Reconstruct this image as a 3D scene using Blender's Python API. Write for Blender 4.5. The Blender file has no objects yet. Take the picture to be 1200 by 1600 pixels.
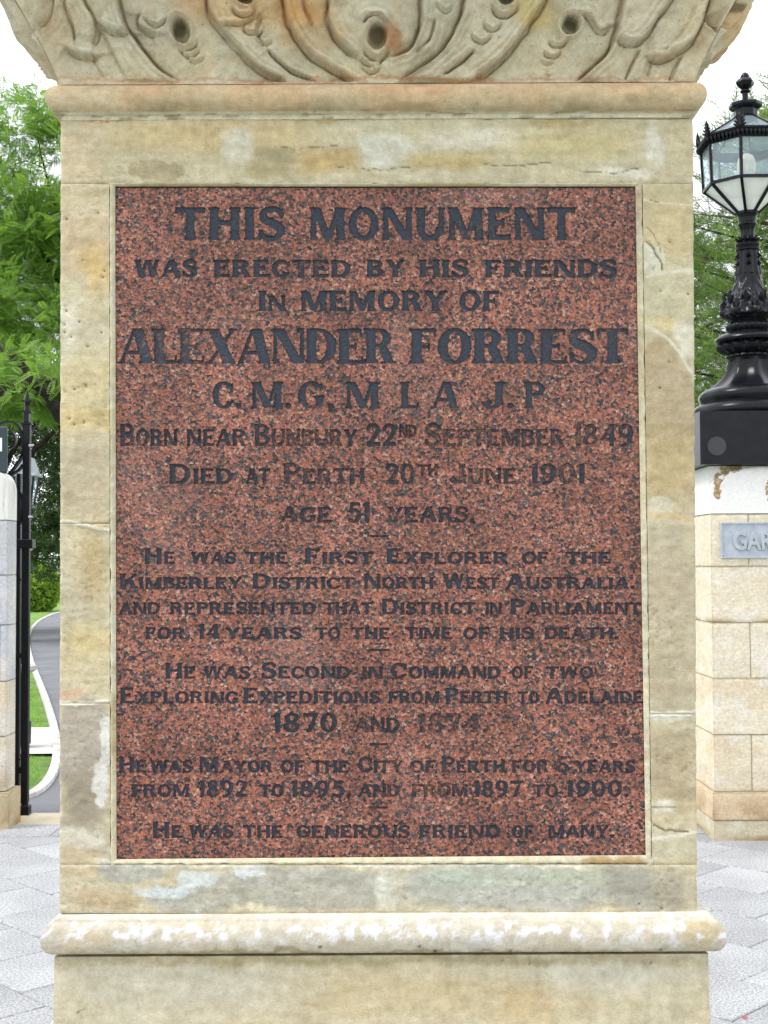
import bpy, math, random
import numpy as np
from mathutils import Vector, Matrix, noise as mnoise
from mathutils.geometry import tessellate_polygon

random.seed(7); RNG = np.random.default_rng(11)
SC = bpy.context.scene
COL = SC.collection

# ------------------------------------------------------------------ camera
F = 2000.0; HOR = 880.0; CZ = 1.6
TILT = math.atan((HOR - 800) / F); ROLL = math.radians(-0.28)
cam_d = bpy.data.cameras.new('camera'); cam = bpy.data.objects.new('camera', cam_d); COL.objects.link(cam)
cam_d.sensor_fit = 'HORIZONTAL'; cam_d.sensor_width = 36.0; cam_d.lens = F / 1200 * 36
cam_d.clip_start = 0.05; cam_d.clip_end = 3000
RM = Matrix.Rotation(math.pi / 2 + TILT, 3, 'X') @ Matrix.Rotation(ROLL, 3, 'Z')
cam.matrix_world = Matrix.Translation((0, 0, CZ)) @ RM.to_4x4()
SC.camera = cam

# ------------------------------------------------------------------ world: high thin overcast
W = bpy.data.worlds.new('World'); SC.world = W; W.use_nodes = True
wn = W.node_tree.nodes; wl = W.node_tree.links; wn.clear()
wo = wn.new('ShaderNodeOutputWorld'); bg = wn.new('ShaderNodeBackground'); sky = wn.new('ShaderNodeTexSky')
sky.sky_type = 'NISHITA'; sky.sun_disc = False
SUN_EL, SUN_AZ = math.radians(56), math.radians(-108)      # azimuth from +Y towards +X
sky.sun_elevation = SUN_EL; sky.sun_rotation = SUN_AZ
tc = wn.new('ShaderNodeTexCoord'); nz = wn.new('ShaderNodeTexNoise'); nz.inputs['Scale'].default_value = 3.0
nz.inputs['Detail'].default_value = 6
rp = wn.new('ShaderNodeMapRange'); rp.inputs[1].default_value = .3; rp.inputs[2].default_value = .75
rp.inputs[3].default_value = .97; rp.inputs[4].default_value = .86
cl = wn.new('ShaderNodeMix'); cl.data_type = 'RGBA'
cl.inputs[7].default_value = (9.2, 9.35, 9.9, 1)
wl.new(tc.outputs['Generated'], nz.inputs['Vector']); wl.new(nz.outputs['Fac'], rp.inputs[0])
wl.new(rp.outputs[0], cl.inputs[0]); wl.new(sky.outputs[0], cl.inputs[6]); wl.new(cl.outputs[2], bg.inputs[0])
bg.inputs[1].default_value = 0.10
wl.new(bg.outputs[0], wo.inputs[0])

sun_d = bpy.data.lights.new('sun', 'SUN'); sun = bpy.data.objects.new('sun', sun_d); COL.objects.link(sun)
sun_d.energy = 1.3; sun_d.angle = math.radians(18); sun_d.color = (1, .965, .9)
sd = Vector((math.sin(SUN_AZ) * math.cos(SUN_EL), math.cos(SUN_AZ) * math.cos(SUN_EL), math.sin(SUN_EL)))
sun.rotation_euler = sd.to_track_quat('Z', 'Y').to_euler()

SC.view_settings.view_transform = 'Standard'; SC.view_settings.look = 'None'
SC.view_settings.gamma = 1; SC.view_settings.use_curve_mapping = False
SC.view_settings.exposure = 1.02

# ------------------------------------------------------------------ survey helpers (photo measurements -> metres)
RN = np.array(RM)
def P(u, v, Y):
    """point of the plane y=Y surveyed at photo pixel (u,v)"""
    u = np.asarray(u, float); v = np.asarray(v, float)
    d = np.stack([(u - 600) / F, -(v - 800) / F, -np.ones_like(u + v)], -1) @ RN.T
    k = np.asarray(Y) / d[..., 1]
    p = d * k[..., None] if np.ndim(k) else d * k
    p[..., 2] += CZ
    return p
def G(u, v, z=0.0):
    d = np.array([(u - 600) / F, -(v - 800) / F, -1.0]) @ RN.T
    k = (z - CZ) / d[2]
    return (d[0] * k, d[1] * k)
def UV(p):
    """photo pixel of world points, used to place surveyed stains and carving"""
    q = (np.asarray(p, float) - np.array([0, 0, CZ])) @ RN
    return 600 + F * q[..., 0] / -q[..., 2], 800 - F * q[..., 1] / -q[..., 2]
def Z(v, Y, u=600): return float(P(u, v, Y)[2])
def X(u, Y, v=880): return float(P(u, v, Y)[0])

def s2l(c):
    return [((x / 255 + .055) / 1.055) ** 2.4 if x > 10 else x / 255 / 12.92 for x in c]

# numpy value noise
_T = RNG.random((256, 256))
def vnoise(x, y):
    xi = np.floor(x).astype(int); yi = np.floor(y).astype(int)
    fx = x - xi; fy = y - yi; fx = fx * fx * (3 - 2 * fx); fy = fy * fy * (3 - 2 * fy)
    a = _T[xi % 256, yi % 256]; b = _T[(xi + 1) % 256, yi % 256]
    c = _T[xi % 256, (yi + 1) % 256]; d = _T[(xi + 1) % 256, (yi + 1) % 256]
    return (a * (1 - fx) + b * fx) * (1 - fy) + (c * (1 - fx) + d * fx) * fy
def fbm(x, y, o=4, s=0):
    r = 0; a = .5; t = 0
    for i in range(o):
        r = r + a * vnoise(x * 2 ** i + 17.3 * i + s, y * 2 ** i + 9.1 * i + s * 1.7); t += a; a *= .5
    return r / t
def smooth(e0, e1, x):
    t = np.clip((x - e0) / (e1 - e0), 0, 1); return t * t * (3 - 2 * t)

# ------------------------------------------------------------------ materials
def new_mat(name):
    m = bpy.data.materials.new(name); m.use_nodes = True
    n = m.node_tree.nodes; n.clear()
    o = n.new('ShaderNodeOutputMaterial'); b = n.new('ShaderNodeBsdfPrincipled')
    m.node_tree.links.new(b.outputs[0], o.inputs[0])
    return m, n, m.node_tree.links, b, o
def mixc(n, l, fac, a, b, mode='MIX'):
    x = n.new('ShaderNodeMix'); x.data_type = 'RGBA'; x.blend_type = mode
    for s, v in ((0, fac), (6, a), (7, b)):
        if hasattr(v, 'links') or hasattr(v, 'is_linked'): l.new(v, x.inputs[s])
        elif isinstance(v, (int, float)): x.inputs[s].default_value = v
        else: x.inputs[s].default_value = (*v[:3], 1)
    return x.outputs[2]
def tex(n, l, kind, scale, coord='Object', detail=5, rough=.55, vec=None, sc3=None):
    t = n.new('ShaderNodeTex' + kind); t.inputs['Scale'].default_value = scale
    if kind == 'Noise':
        t.inputs['Detail'].default_value = detail; t.inputs['Roughness'].default_value = rough
    if vec is None:
        c = n.new('ShaderNodeTexCoord'); vec = c.outputs[coord]
    if sc3:
        mp = n.new('ShaderNodeMapping'); mp.inputs['Scale'].default_value = sc3; l.new(vec, mp.inputs[0]); vec = mp.outputs[0]
    l.new(vec, t.inputs['Vector']); return t
def rng(n, l, src, a, b, c=0., d=1.):
    r = n.new('ShaderNodeMapRange'); l.new(src, r.inputs[0])
    for i, v in enumerate((a, b, c, d)): r.inputs[i + 1].default_value = v
    return r.outputs[0]
def bump(n, l, b, h, dist, strength=1., normal=None):
    k = n.new('ShaderNodeBump'); k.inputs['Distance'].default_value = dist; k.inputs['Strength'].default_value = strength
    l.new(h, k.inputs['Height'])
    if normal: l.new(normal, k.inputs['Normal'])
    l.new(k.outputs[0], b.inputs['Normal']); return k.outputs[0]

def mat_carved(name, fleck=0.0, bd=.0022, grain=.26):
    """weathered sandstone whose stains and painted shade come from the surveyed colour attribute"""
    m, n, l, b, o = new_mat(name)
    a = n.new('ShaderNodeAttribute'); a.attribute_name = 'Col'
    t1 = tex(n, l, 'Noise', 60, detail=8, rough=.7); t2 = tex(n, l, 'Noise', 420, detail=3, rough=.7)
    t4 = tex(n, l, 'Noise', 22, detail=6, rough=.6, sc3=(1, 1, 3.2))
    c = mixc(n, l, 1.0, a.outputs['Color'], mixc(n, l, rng(n, l, t1.outputs[0], .3, .72), (1 - grain, 1 - grain * 1.08, 1 - grain * 1.25), (1.09, 1.08, 1.07)), 'MULTIPLY')
    c = mixc(n, l, 1.0, c, mixc(n, l, rng(n, l, t2.outputs[0], .3, .7), (.88, .87, .85), (1.08, 1.08, 1.08)), 'MULTIPLY')
    c = mixc(n, l, 1.0, c, mixc(n, l, rng(n, l, t4.outputs[0], .35, .66), (.93, .90, .84), (1.05, 1.05, 1.05)), 'MULTIPLY')
    v = tex(n, l, 'Voronoi', 95)
    pit = rng(n, l, v.outputs['Distance'], .05, .11, 1, 0)
    gate = rng(n, l, tex(n, l, 'Noise', 14, detail=2).outputs[0], .60, .66)
    mm = n.new('ShaderNodeMath'); mm.operation = 'MULTIPLY'; l.new(pit, mm.inputs[0]); l.new(gate, mm.inputs[1])
    c = mixc(n, l, mm.outputs[0], c, (.16, .11, .06))
    if fleck:
        t3 = tex(n, l, 'Noise', 150, detail=6, rough=.75); g2 = rng(n, l, tex(n, l, 'Noise', 12, detail=3).outputs[0], .42, .6)
        f = n.new('ShaderNodeMath'); f.operation = 'MULTIPLY'
        l.new(rng(n, l, t3.outputs[0], .60, .68, 0, fleck), f.inputs[0]); l.new(g2, f.inputs[1])
        c = mixc(n, l, f.outputs[0], c, (.13, .075, .035))
    l.new(c, b.inputs['Base Color']); b.inputs['Roughness'].default_value = .88
    b.inputs['Specular IOR Level'].default_value = .25
    n1 = bump(n, l, b, t1.outputs[0], bd * 1.6)
    bump(n, l, b, t2.outputs[0], bd * .35, normal=n1)
    return m

def mat_simple(name, c1, c2, scale=8, rough=.8, bd=.002, bscale=60, metal=0, rand=.0, spec=.5, coat=0, sc3=None, lo=.35, hi=.65):
    m, n, l, b, o = new_mat(name)
    t = tex(n, l, 'Noise', scale, detail=7, rough=.62, sc3=sc3)
    c = mixc(n, l, rng(n, l, t.outputs[0], lo, hi), c1, c2)
    if rand:
        oi = n.new('ShaderNodeObjectInfo')
        r = rng(n, l, oi.outputs['Random'], 0, 1, 1 - rand, 1 + rand)
        vm = n.new('ShaderNodeVectorMath'); vm.operation = 'SCALE'; l.new(c, vm.inputs[0]); l.new(r, vm.inputs['Scale']); c = vm.outputs[0]
    l.new(c, b.inputs['Base Color']); b.inputs['Roughness'].default_value = rough; b.inputs['Metallic'].default_value = metal
    b.inputs['Specular IOR Level'].default_value = spec; b.inputs['Coat Weight'].default_value = coat
    t2 = tex(n, l, 'Noise', bscale, detail=6, rough=.7)
    if bd: bump(n, l, b, t2.outputs[0], bd)
    return m

def mat_granite():
    m, n, l, b, o = new_mat('red_granite')
    c0 = n.new('ShaderNodeTexCoord').outputs['Object']
    wob = tex(n, l, 'Noise', 240, detail=3, vec=c0)
    add = n.new('ShaderNodeVectorMath'); add.operation = 'MULTIPLY_ADD'
    l.new(wob.outputs['Color'], add.inputs[0]); add.inputs[1].default_value = (.006,) * 3; l.new(c0, add.inputs[2])
    v1 = tex(n, l, 'Voronoi', 236, vec=add.outputs[0])
    cr = n.new('ShaderNodeValToRGB'); cr.color_ramp.interpolation = 'CONSTANT'
    e = cr.color_ramp.elements
    e[0].position = 0; e[0].color = (.030, .028, .034, 1)
    e[1].position = .17; e[1].color = (.082, .074, .082, 1)
    for p, c in ((.29, (.185, .078, .055)), (.45, (.300, .112, .074)), (.66, (.365, .145, .098)), (.86, (.420, .205, .150)), (.965, (.48, .31, .24))):
        x = e.new(p); x.color = (*c, 1)
    sp = n.new('ShaderNodeSeparateColor'); l.new(v1.outputs['Color'], sp.inputs[0]); l.new(sp.outputs[0], cr.inputs[0])
    v2 = tex(n, l, 'Voronoi', 420, vec=add.outputs[0])
    sp2 = n.new('ShaderNodeSeparateColor'); l.new(v2.outputs['Color'], sp2.inputs[0])
    c = mixc(n, l, rng(n, l, sp2.outputs[1], .80, .83, 0, .8), cr.outputs[0], (.058, .050, .056))
    c = mixc(n, l, rng(n, l, sp2.outputs[2], .975, .98, 0, .5), c, (.55, .40, .33))
    big = tex(n, l, 'Noise', 9, detail=4, vec=c0)
    c = mixc(n, l, 1.0, c, mixc(n, l, rng(n, l, big.outputs[0], .35, .68), (.72, .635, .60), (1.10, .985, .92)), 'MULTIPLY')
    # pale water bloom
    bl = rng(n, l, tex(n, l, 'Noise', 4.2, detail=5, vec=c0).outputs[0], .56, .74, 0, .20)
    c = mixc(n, l, bl, c, (.36, .27, .26))
    l.new(c, b.inputs['Base Color']); b.inputs['Roughness'].default_value = .42
    b.inputs['Specular IOR Level'].default_value = .35
    n1 = bump(n, l, b, v1.outputs['Distance'], .0016, .8)
    bump(n, l, b, wob.outputs[0], .0012, normal=n1)
    return m

def mat_letters(name, c1, worn=.5):
    """blue-black lead paint in the carved letters, lost in places"""
    m, n, l, b, o = new_mat(name)
    c0 = n.new('ShaderNodeTexCoord').outputs['Object']
    t = tex(n, l, 'Noise', 210, detail=5, rough=.7, vec=c0)
    c = mixc(n, l, rng(n, l, t.outputs[0], .35, .68), c1, [x * 1.9 + .004 for x in c1])
    w1 = tex(n, l, 'Noise', 95, detail=5, rough=.75, vec=c0); w2 = tex(n, l, 'Noise', 6.5, detail=3, vec=c0)
    s = n.new('ShaderNodeMath'); s.operation = 'MULTIPLY_ADD'; l.new(w2.outputs[0], s.inputs[0]); s.inputs[1].default_value = 1.15; l.new(w1.outputs[0], s.inputs[2])
    xyz = n.new('ShaderNodeSeparateXYZ'); l.new(c0, xyz.inputs[0])
    ab = n.new('ShaderNodeMath'); ab.operation = 'ABSOLUTE'; ab2 = n.new('ShaderNodeMath'); ab2.operation = 'SUBTRACT'; l.new(xyz.outputs[0], ab2.inputs[0]); ab2.inputs[1].default_value = .02; l.new(ab2.outputs[0], ab.inputs[0])
    cx = rng(n, l, ab.outputs[0], .18, .02, 0, .13); cz = rng(n, l, xyz.outputs[2], 1.93, 1.80, 0, 1)
    mu = n.new('ShaderNodeMath'); mu.operation = 'MULTIPLY'; l.new(cx, mu.inputs[0]); l.new(cz, mu.inputs[1])
    ad2 = n.new('ShaderNodeMath'); ad2.operation = 'ADD'; l.new(s.outputs[0], ad2.inputs[0]); l.new(mu.outputs[0], ad2.inputs[1]); s = ad2
    f = rng(n, l, s.outputs[0], 1.36 - worn * .42, 1.50 - worn * .42, 0, .86)
    v = tex(n, l, 'Voronoi', 230, vec=c0); sp = n.new('ShaderNodeSeparateColor'); l.new(v.outputs['Color'], sp.inputs[0])
    stone = mixc(n, l, rng(n, l, sp.outputs[0], .40, .62), (.045, .042, .048), (.23, .11, .08))
    c = mixc(n, l, f, c, stone)
    l.new(c, b.inputs['Base Color']); b.inputs['Roughness'].default_value = .5; b.inputs['Specular IOR Level'].default_value = .35
    bump(n, l, b, t.outputs[0], .0040)
    return m

def mat_leaf(name, dark, light, trans=.45, rough=.5):
    m, n, l, b, o = new_mat(name)
    a = n.new('ShaderNodeAttribute'); a.attribute_name = 'tone'
    t = tex(n, l, 'Noise', .9, detail=3)
    ad = n.new('ShaderNodeMath'); ad.operation = 'MULTIPLY_ADD'; l.new(t.outputs[0], ad.inputs[0]); ad.inputs[1].default_value = .9
    l.new(a.outputs['Fac'], ad.inputs[2])
    c = mixc(n, l, rng(n, l, ad.outputs[0], .35, 1.15), dark, light)
    l.new(c, b.inputs['Base Color']); b.inputs['Roughness'].default_value = rough
    tr = n.new('ShaderNodeBsdfTranslucent'); c2 = mixc(n, l, .5, c, [light[0] * 1.3, light[1] * 1.5, light[2] * .6])
    l.new(c2, tr.inputs[0])
    ms = n.new('ShaderNodeMixShader'); ms.inputs[0].default_value = trans
    l.new(b.outputs[0], ms.inputs[1]); l.new(tr.outputs[0], ms.inputs[2]); l.new(ms.outputs[0], o.inputs[0])
    return m

def mat_glass(name, tint, opac):
    m, n, l, b, o = new_mat(name)
    t = tex(n, l, 'Noise', 9, detail=4)
    l.new(mixc(n, l, rng(n, l, t.outputs[0], .3, .7), tint, [x * 1.12 for x in tint]), b.inputs['Base Color'])
    b.inputs['Roughness'].default_value = .08; b.inputs['Specular IOR Level'].default_value = .6
    tr = n.new('ShaderNodeBsdfTransparent'); tr.inputs[0].default_value = (.93, .96, .98, 1)
    ms = n.new('ShaderNodeMixShader'); ms.inputs[0].default_value = opac
    l.new(tr.outputs[0], ms.inputs[1]); l.new(b.outputs[0], ms.inputs[2]); l.new(ms.outputs[0], o.inputs[0])
    return m

M = {}
M['carved'] = mat_carved('weathered_sandstone')
M['capital'] = mat_carved('carved_capital_stone', fleck=.85, bd=.0016)
M['mortar'] = mat_simple('cream_mortar', s2l((196, 186, 146)), s2l((222, 213, 178)), 25, .9, .002, 90)
M['granite'] = mat_granite()
M['letters'] = mat_letters('lead_filled_letters', (.025, .032, .046), .30)
M['letters_worn'] = mat_letters('worn_letters', (.021, .027, .038), .62)
M['paver'] = None
M['blackmetal'] = mat_simple('black_gloss_paint', (.004, .0045, .006), (.009, .010, .014), 14, .22, .0005, 120, spec=.2)
M['gatemetal'] = mat_simple('black_gate_paint', (.002, .002, .004), (.006, .006, .010), 14, .35, .0004, 120, spec=.25)
M['greymetal'] = mat_simple('grey_sign_paint', (.33, .37, .42), (.43, .47, .52), 20, .6, .0006, 160)
M['screw'] = mat_simple('dull_screw_metal', (.10, .095, .095), (.20, .18, .17), 60, .5, .0006, 160, metal=.5)
M['wallstone'] = mat_simple('pale_limestone_block', s2l((205, 186, 138)), s2l((233, 222, 188)), 5.5, .9, .004, 45, rand=.06, sc3=(1, 1, 2.6))
M['wallwhite'] = None
M['asphalt'] = mat_simple('grey_asphalt', (.135, .14, .155), (.19, .195, .21), 1.3, .9, .006, 120)
M['concrete'] = mat_simple('pale_concrete', (.45, .44, .41), (.62, .60, .56), 2.5, .9, .004, 60)
M['kerb'] = mat_simple('white_kerb_concrete', (.40, .385, .35), (.66, .65, .62), 6, .85, .004, 60)
M['threshold'] = mat_simple('cream_sandstone_slab', (.52, .44, .30), (.64, .58, .44), 3, .9, .004, 60)
M['lawn'] = mat_simple('mown_lawn', (.10, .21, .03), (.22, .38, .07), 3.2, .9, .03, 70)
M['grass'] = mat_leaf('grass_blades', (.10, .23, .02), (.30, .50, .08), .3)
M['bark'] = mat_simple('dark_rough_bark', (.010, .008, .006), (.040, .031, .024), 7, .95, .04, 30)
M['twig'] = mat_simple('thin_twig_bark', (.07, .05, .035), (.15, .11, .075), 12, .9, .004, 60)
M['wallpaint'] = mat_simple('white_rendered_wall', (.62, .62, .60), (.76, .76, .74), 2, .9, .003, 30)
M['glass'] = mat_glass('lantern_glass', (.66, .76, .82), .14)
M['frost'] = mat_glass('frosted_lantern_glass', (.88, .87, .83), .62)
M['bulb'] = mat_simple('cream_bulb_cover', (.62, .52, .36), (.76, .68, .52), 30, .25, 0)
M['greensign'] = mat_simple('dark_green_sign_paint', (.010, .026, .030), (.016, .036, .042), 12, .4, .0003, 90)
M['whitepaint'] = mat_simple('white_sign_paint', (.74, .74, .76), (.80, .80, .82), 12, .5, .0002, 90)
M['leaf_bright'] = mat_leaf('feathery_bright_leaves', (.050, .12, .020), (.26, .41, .085), .46)
M['leaf_dark'] = mat_leaf('dark_glossy_leaves', (.014, .034, .012), (.075, .14, .032), .25)
M['leaf_bush'] = mat_leaf('clipped_bush_leaves', (.09, .19, .02), (.42, .58, .09), .4)
M['leaf_pine'] = mat_leaf('pine_foliage', (.040, .088, .030), (.22, .32, .095), .38)

def mk_paver():
    m, n, l, b, o = new_mat('speckled_grey_paver')
    c0 = n.new('ShaderNodeTexCoord').outputs['Object']
    t = tex(n, l, 'Noise', 105, detail=5, rough=.8, vec=c0)
    c = mixc(n, l, rng(n, l, t.outputs[0], .40, .60), (.175, .19, .208), (.50, .50, .492))
    t2 = tex(n, l, 'Noise', 2.2, detail=5, vec=c0)
    c = mixc(n, l, 1.0, c, mixc(n, l, rng(n, l, t2.outputs[0], .35, .65), (.84, .84, .85), (1.08, 1.08, 1.07)), 'MULTIPLY')
    oi = n.new('ShaderNodeObjectInfo'); r = rng(n, l, oi.outputs['Random'], 0, 1, .86, 1.08)
    vm = n.new('ShaderNodeVectorMath'); vm.operation = 'SCALE'; l.new(c, vm.inputs[0]); l.new(r, vm.inputs['Scale'])
    l.new(vm.outputs[0], b.inputs['Base Color']); b.inputs['Roughness'].default_value = .9
    bump(n, l, b, t.outputs[0], .002)
    return m
M['paver'] = mk_paver()
M['jointsand'] = mat_simple('dark_joint_sand', (.10, .10, .10), (.17, .165, .16), 20, .95, .003, 90)

def mk_white():
    """white limewash flaking off brown stone"""
    m, n, l, b, o = new_mat('flaking_whitewash')
    a = n.new('ShaderNodeAttribute'); a.attribute_name = 'Col'
    t = tex(n, l, 'Noise', 16, detail=8, rough=.7); t2 = tex(n, l, 'Noise', 70, detail=5)
    s = n.new('ShaderNodeMath'); s.operation = 'ADD'; l.new(t.outputs[0], s.inputs[0])
    sp = n.new('ShaderNodeSeparateColor'); l.new(a.outputs['Color'], sp.inputs[0]); l.new(sp.outputs[0], s.inputs[1])
    f = rng(n, l, s.outputs[0], .84, .88)
    w = mixc(n, l, rng(n, l, t2.outputs[0], .3, .7), (.70, .69, .66), (.82, .81, .79))
    br = mixc(n, l, rng(n, l, t2.outputs[0], .35, .65), (.24, .155, .075), (.50, .38, .22))
    l.new(mixc(n, l, f, w, br), b.inputs['Base Color']); b.inputs['Roughness'].default_value = .9
    bump(n, l, b, s.outputs[0], -.004)
    return m
M['wallwhite'] = mk_white()

# ------------------------------------------------------------------ object helpers
def tag(o, label=None, cat=None, group=None, kind=None):
    if label: o['label'] = label
    if cat: o['category'] = cat
    if group: o['group'] = group
    if kind: o['kind'] = kind
    return o
def empty(name, loc=(0, 0, 0), rz=0.):
    o = bpy.data.objects.new(name, None); COL.objects.link(o); o.location = loc; o.rotation_euler[2] = rz
    o.empty_display_size = .2
    return o
BASE = {}
def link(name, me, parent=None, world=True):
    """link a mesh given in world coordinates under its parent"""
    o = bpy.data.objects.new(name, me); COL.objects.link(o)
    if parent:
        o.parent = parent
        p = parent; off = Vector((0, 0, 0)); rz = 0
        if world:
            bl = Vector((0, 0, 0))
            while p: bl += p.location; p = p.parent
            o.location = -bl
    return o
def npmesh(name, V, Fc, mat, smooth_=False, cols=None, tone=None):
    V = np.asarray(V, np.float32).reshape(-1, 3)
    me = bpy.data.meshes.new(name)
    Fa = np.asarray(Fc)
    if Fa.dtype != object and Fa.ndim == 2:
        nf, k = Fa.shape
        me.vertices.add(len(V)); me.vertices.foreach_set('co', V.ravel())
        me.loops.add(nf * k); me.loops.foreach_set('vertex_index', Fa.astype(np.int32).ravel())
        me.polygons.add(nf); me.polygons.foreach_set('loop_start', np.arange(0, nf * k, k, dtype=np.int32))
        me.polygons.foreach_set('loop_total', np.full(nf, k, np.int32))
        me.update(calc_edges=True)
    else:
        me.from_pydata([tuple(map(float, v)) for v in V], [], [tuple(f) for f in Fc]); me.update()
    if smooth_: me.polygons.foreach_set('use_smooth', np.ones(len(me.polygons), bool))
    if cols is not None:
        a = me.attributes.new('Col', 'FLOAT_COLOR', 'POINT')
        c = np.ones((len(V), 4), np.float32); c[:, :3] = np.asarray(cols).reshape(-1, 3); a.data.foreach_set('color', c.ravel())
    if tone is not None:
        a = me.attributes.new('tone', 'FLOAT', 'POINT'); a.data.foreach_set('value', np.asarray(tone, np.float32).ravel())
    if mat: me.materials.append(mat)
    return me

class MB:
    """collects simple solids into one mesh"""
    def __init__(s): s.v = []; s.f = []
    def add(s, V, Fc):
        b = len(s.v); s.v += [tuple(map(float, p)) for p in V]; s.f += [tuple(b + i for i in f) for f in Fc]; return s
    def box(s, x0, x1, y0, y1, z0, z1, bev=0., jit=0.):
        if x1 < x0: x0, x1 = x1, x0
        if y1 < y0: y0, y1 = y1, y0
        b = bev
        if not b:
            V = [(x, y, z) for z in (z0, z1) for y in (y0, y1) for x in (x0, x1)]
            return s.add(V, [(0, 2, 3, 1), (4, 5, 7, 6), (0, 1, 5, 4), (2, 6, 7, 3), (0, 4, 6, 2), (1, 3, 7, 5)])
        V = []; 
        for z, ii in ((z0, b), (z0 + b, 0), (z1 - b, 0), (z1, b)):
            for (x, y) in ((x0, y0), (x1, y0), (x1, y1), (x0, y1)):
                sx = 1 if x == x0 else -1; sy = 1 if y == y0 else -1
                # two verts per corner (chamfer)
                if (x, y) in ((x0, y0), (x1, y1)):
                    V.append((x + sx * ii, y + sy * (b + ii * .4), z)); V.append((x + sx * (b + ii * .4), y + sy * ii, z))
                else:
                    V.append((x + sx * (b + ii * .4), y + sy * ii, z)); V.append((x + sx * ii, y + sy * (b + ii * .4), z))
        Fc = [tuple(range(7, -1, -1)), tuple(range(24, 32))]
        for k in range(3):
            for i in range(8):
                j = (i + 1) % 8; Fc.append((k * 8 + i, k * 8 + j, k * 8 + 8 + j, k * 8 + 8 + i))
        return s.add(V, Fc)
    def tube(s, pts, r, n=8, cap=True):
        pts = [Vector(p) for p in pts]; r = r if hasattr(r, '__len__') else [r] * len(pts)
        V = []; up = Vector((0, 0, 1)); prev = None
        for i, p in enumerate(pts):
            d = (pts[min(i + 1, len(pts) - 1)] - pts[max(i - 1, 0)]).normalized()
            if prev is None:
                a = d.cross(up if abs(d.z) < .9 else Vector((1, 0, 0))).normalized()
            else:
                a = (prev - d * prev.dot(d)).normalized()
            prev = a; b = d.cross(a)
            for k in range(n):
                t = 2 * math.pi * k / n; V.append(p + (a * math.cos(t) + b * math.sin(t)) * r[i])
        Fc = [(i * n + k, i * n + (k + 1) % n, (i + 1) * n + (k + 1) % n, (i + 1) * n + k) for i in range(len(pts) - 1) for k in range(n)]
        if cap: Fc += [tuple(range(n - 1, -1, -1)), tuple((len(pts) - 1) * n + k for k in range(n))]
        return s.add(V, Fc)
    def bar(s, p0, p1, w, h=None):
        """square bar"""
        h = h or w; p0 = Vector(p0); p1 = Vector(p1); d = (p1 - p0).normalized()
        a = d.cross(Vector((0, 0, 1)) if abs(d.z) < .95 else Vector((0, 1, 0))).normalized(); b = d.cross(a)
        V = [p + a * sx * w / 2 + b * sy * h / 2 for p in (p0, p1) for sx, sy in ((-1, -1), (1, -1), (1, 1), (-1, 1))]
        return s.add(V, [(3, 2, 1, 0), (4, 5, 6, 7), (0, 1, 5, 4), (1, 2, 6, 5), (2, 3, 7, 6), (3, 0, 4, 7)])
    def lathe(s, prof, cx, cy, n=32, rot=0., mod=None):
        """prof: list of (r,z); mod(theta, i) multiplies r"""
        V = []
        for i, (r, z) in enumerate(prof):
            for k in range(n):
                t = 2 * math.pi * k / n + rot; q = r * (mod(t, i) if mod else 1)
                V.append((cx + q * math.cos(t), cy + q * math.sin(t), z))
        Fc = [(i * n + k, i * n + (k + 1) % n, (i + 1) * n + (k + 1) % n, (i + 1) * n + k) for i in range(len(prof) - 1) for k in range(n)]
        Fc += [tuple(range(n - 1, -1, -1)), tuple((len(prof) - 1) * n + k for k in range(n))]
        return s.add(V, Fc)
    def build(s, name, mat, parent=None, sm=False):
        me = bpy.data.meshes.new(name); me.from_pydata(s.v, [], s.f); me.update()
        if sm:
            me.polygons.foreach_set('use_smooth', np.ones(len(me.polygons), bool))
            me.set_sharp_from_angle(angle=math.radians(38))
        me.materials.append(mat)
        return link(name, me, parent)

# ================================================================== STRUCTURE: ground
S0, S1 = 2.2, 3.29                       # front and back of the monument's shaft
def sheet(name, pts, z, mat, parent=None, kind='structure'):
    me = bpy.data.meshes.new(name)
    V = [Vector((x, y, z)) for x, y in pts]; T = tessellate_polygon([V])
    me.from_pydata(V, [], [t for t in T]); me.update()
    if me.polygons and me.polygons[0].normal.z < 0: me.flip_normals()
    me.materials.append(mat); o = link(name, me, parent)
    if kind: o['kind'] = kind
    return o
sheet('lawn', [(-700, -60), (700, -60), (700, 1500), (-700, 1500)], -.03, M['lawn'])

kerb_px = [(18, 1250), (40, 1245), (57, 1238), (74, 1224), (85, 1206), (90, 1186), (91, 1165), (88, 1143), (82, 1118), (73, 1090), (64, 1066), (56, 1046), (50, 1028), (46.5, 1008), (47, 992), (54, 979), (68, 967), (95, 957), (150, 950)]
kp = [G(u - 2, v) for u, v in kerb_px]
def resample(p, n):
    p = np.array(p); d = np.r_[0, np.cumsum(np.hypot(*np.diff(p, axis=0).T))]
    # smooth with catmull-like interpolation on log distance
    t = np.linspace(0, 1, n); idx = np.linspace(0, 1, len(p))
    out = []
    for tt in t:
        s = tt * (len(p) - 1); i = min(int(s), len(p) - 2); f = s - i
        a, b, c, e = p[max(i - 1, 0)], p[i], p[i + 1], p[min(i + 2, len(p) - 1)]
        out.append(.5 * ((2 * b) + (-a + c) * f + (2 * a - 5 * b + 4 * c - e) * f * f + (-a + 3 * b - 3 * c + e) * f ** 3))
    return np.array(out)
kc = resample(kp, 90)
tang = np.gradient(kc, axis=0); tang /= np.linalg.norm(tang, axis=1)[:, None]
rgt = np.stack([tang[:, 1], -tang[:, 0]], 1)
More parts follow.
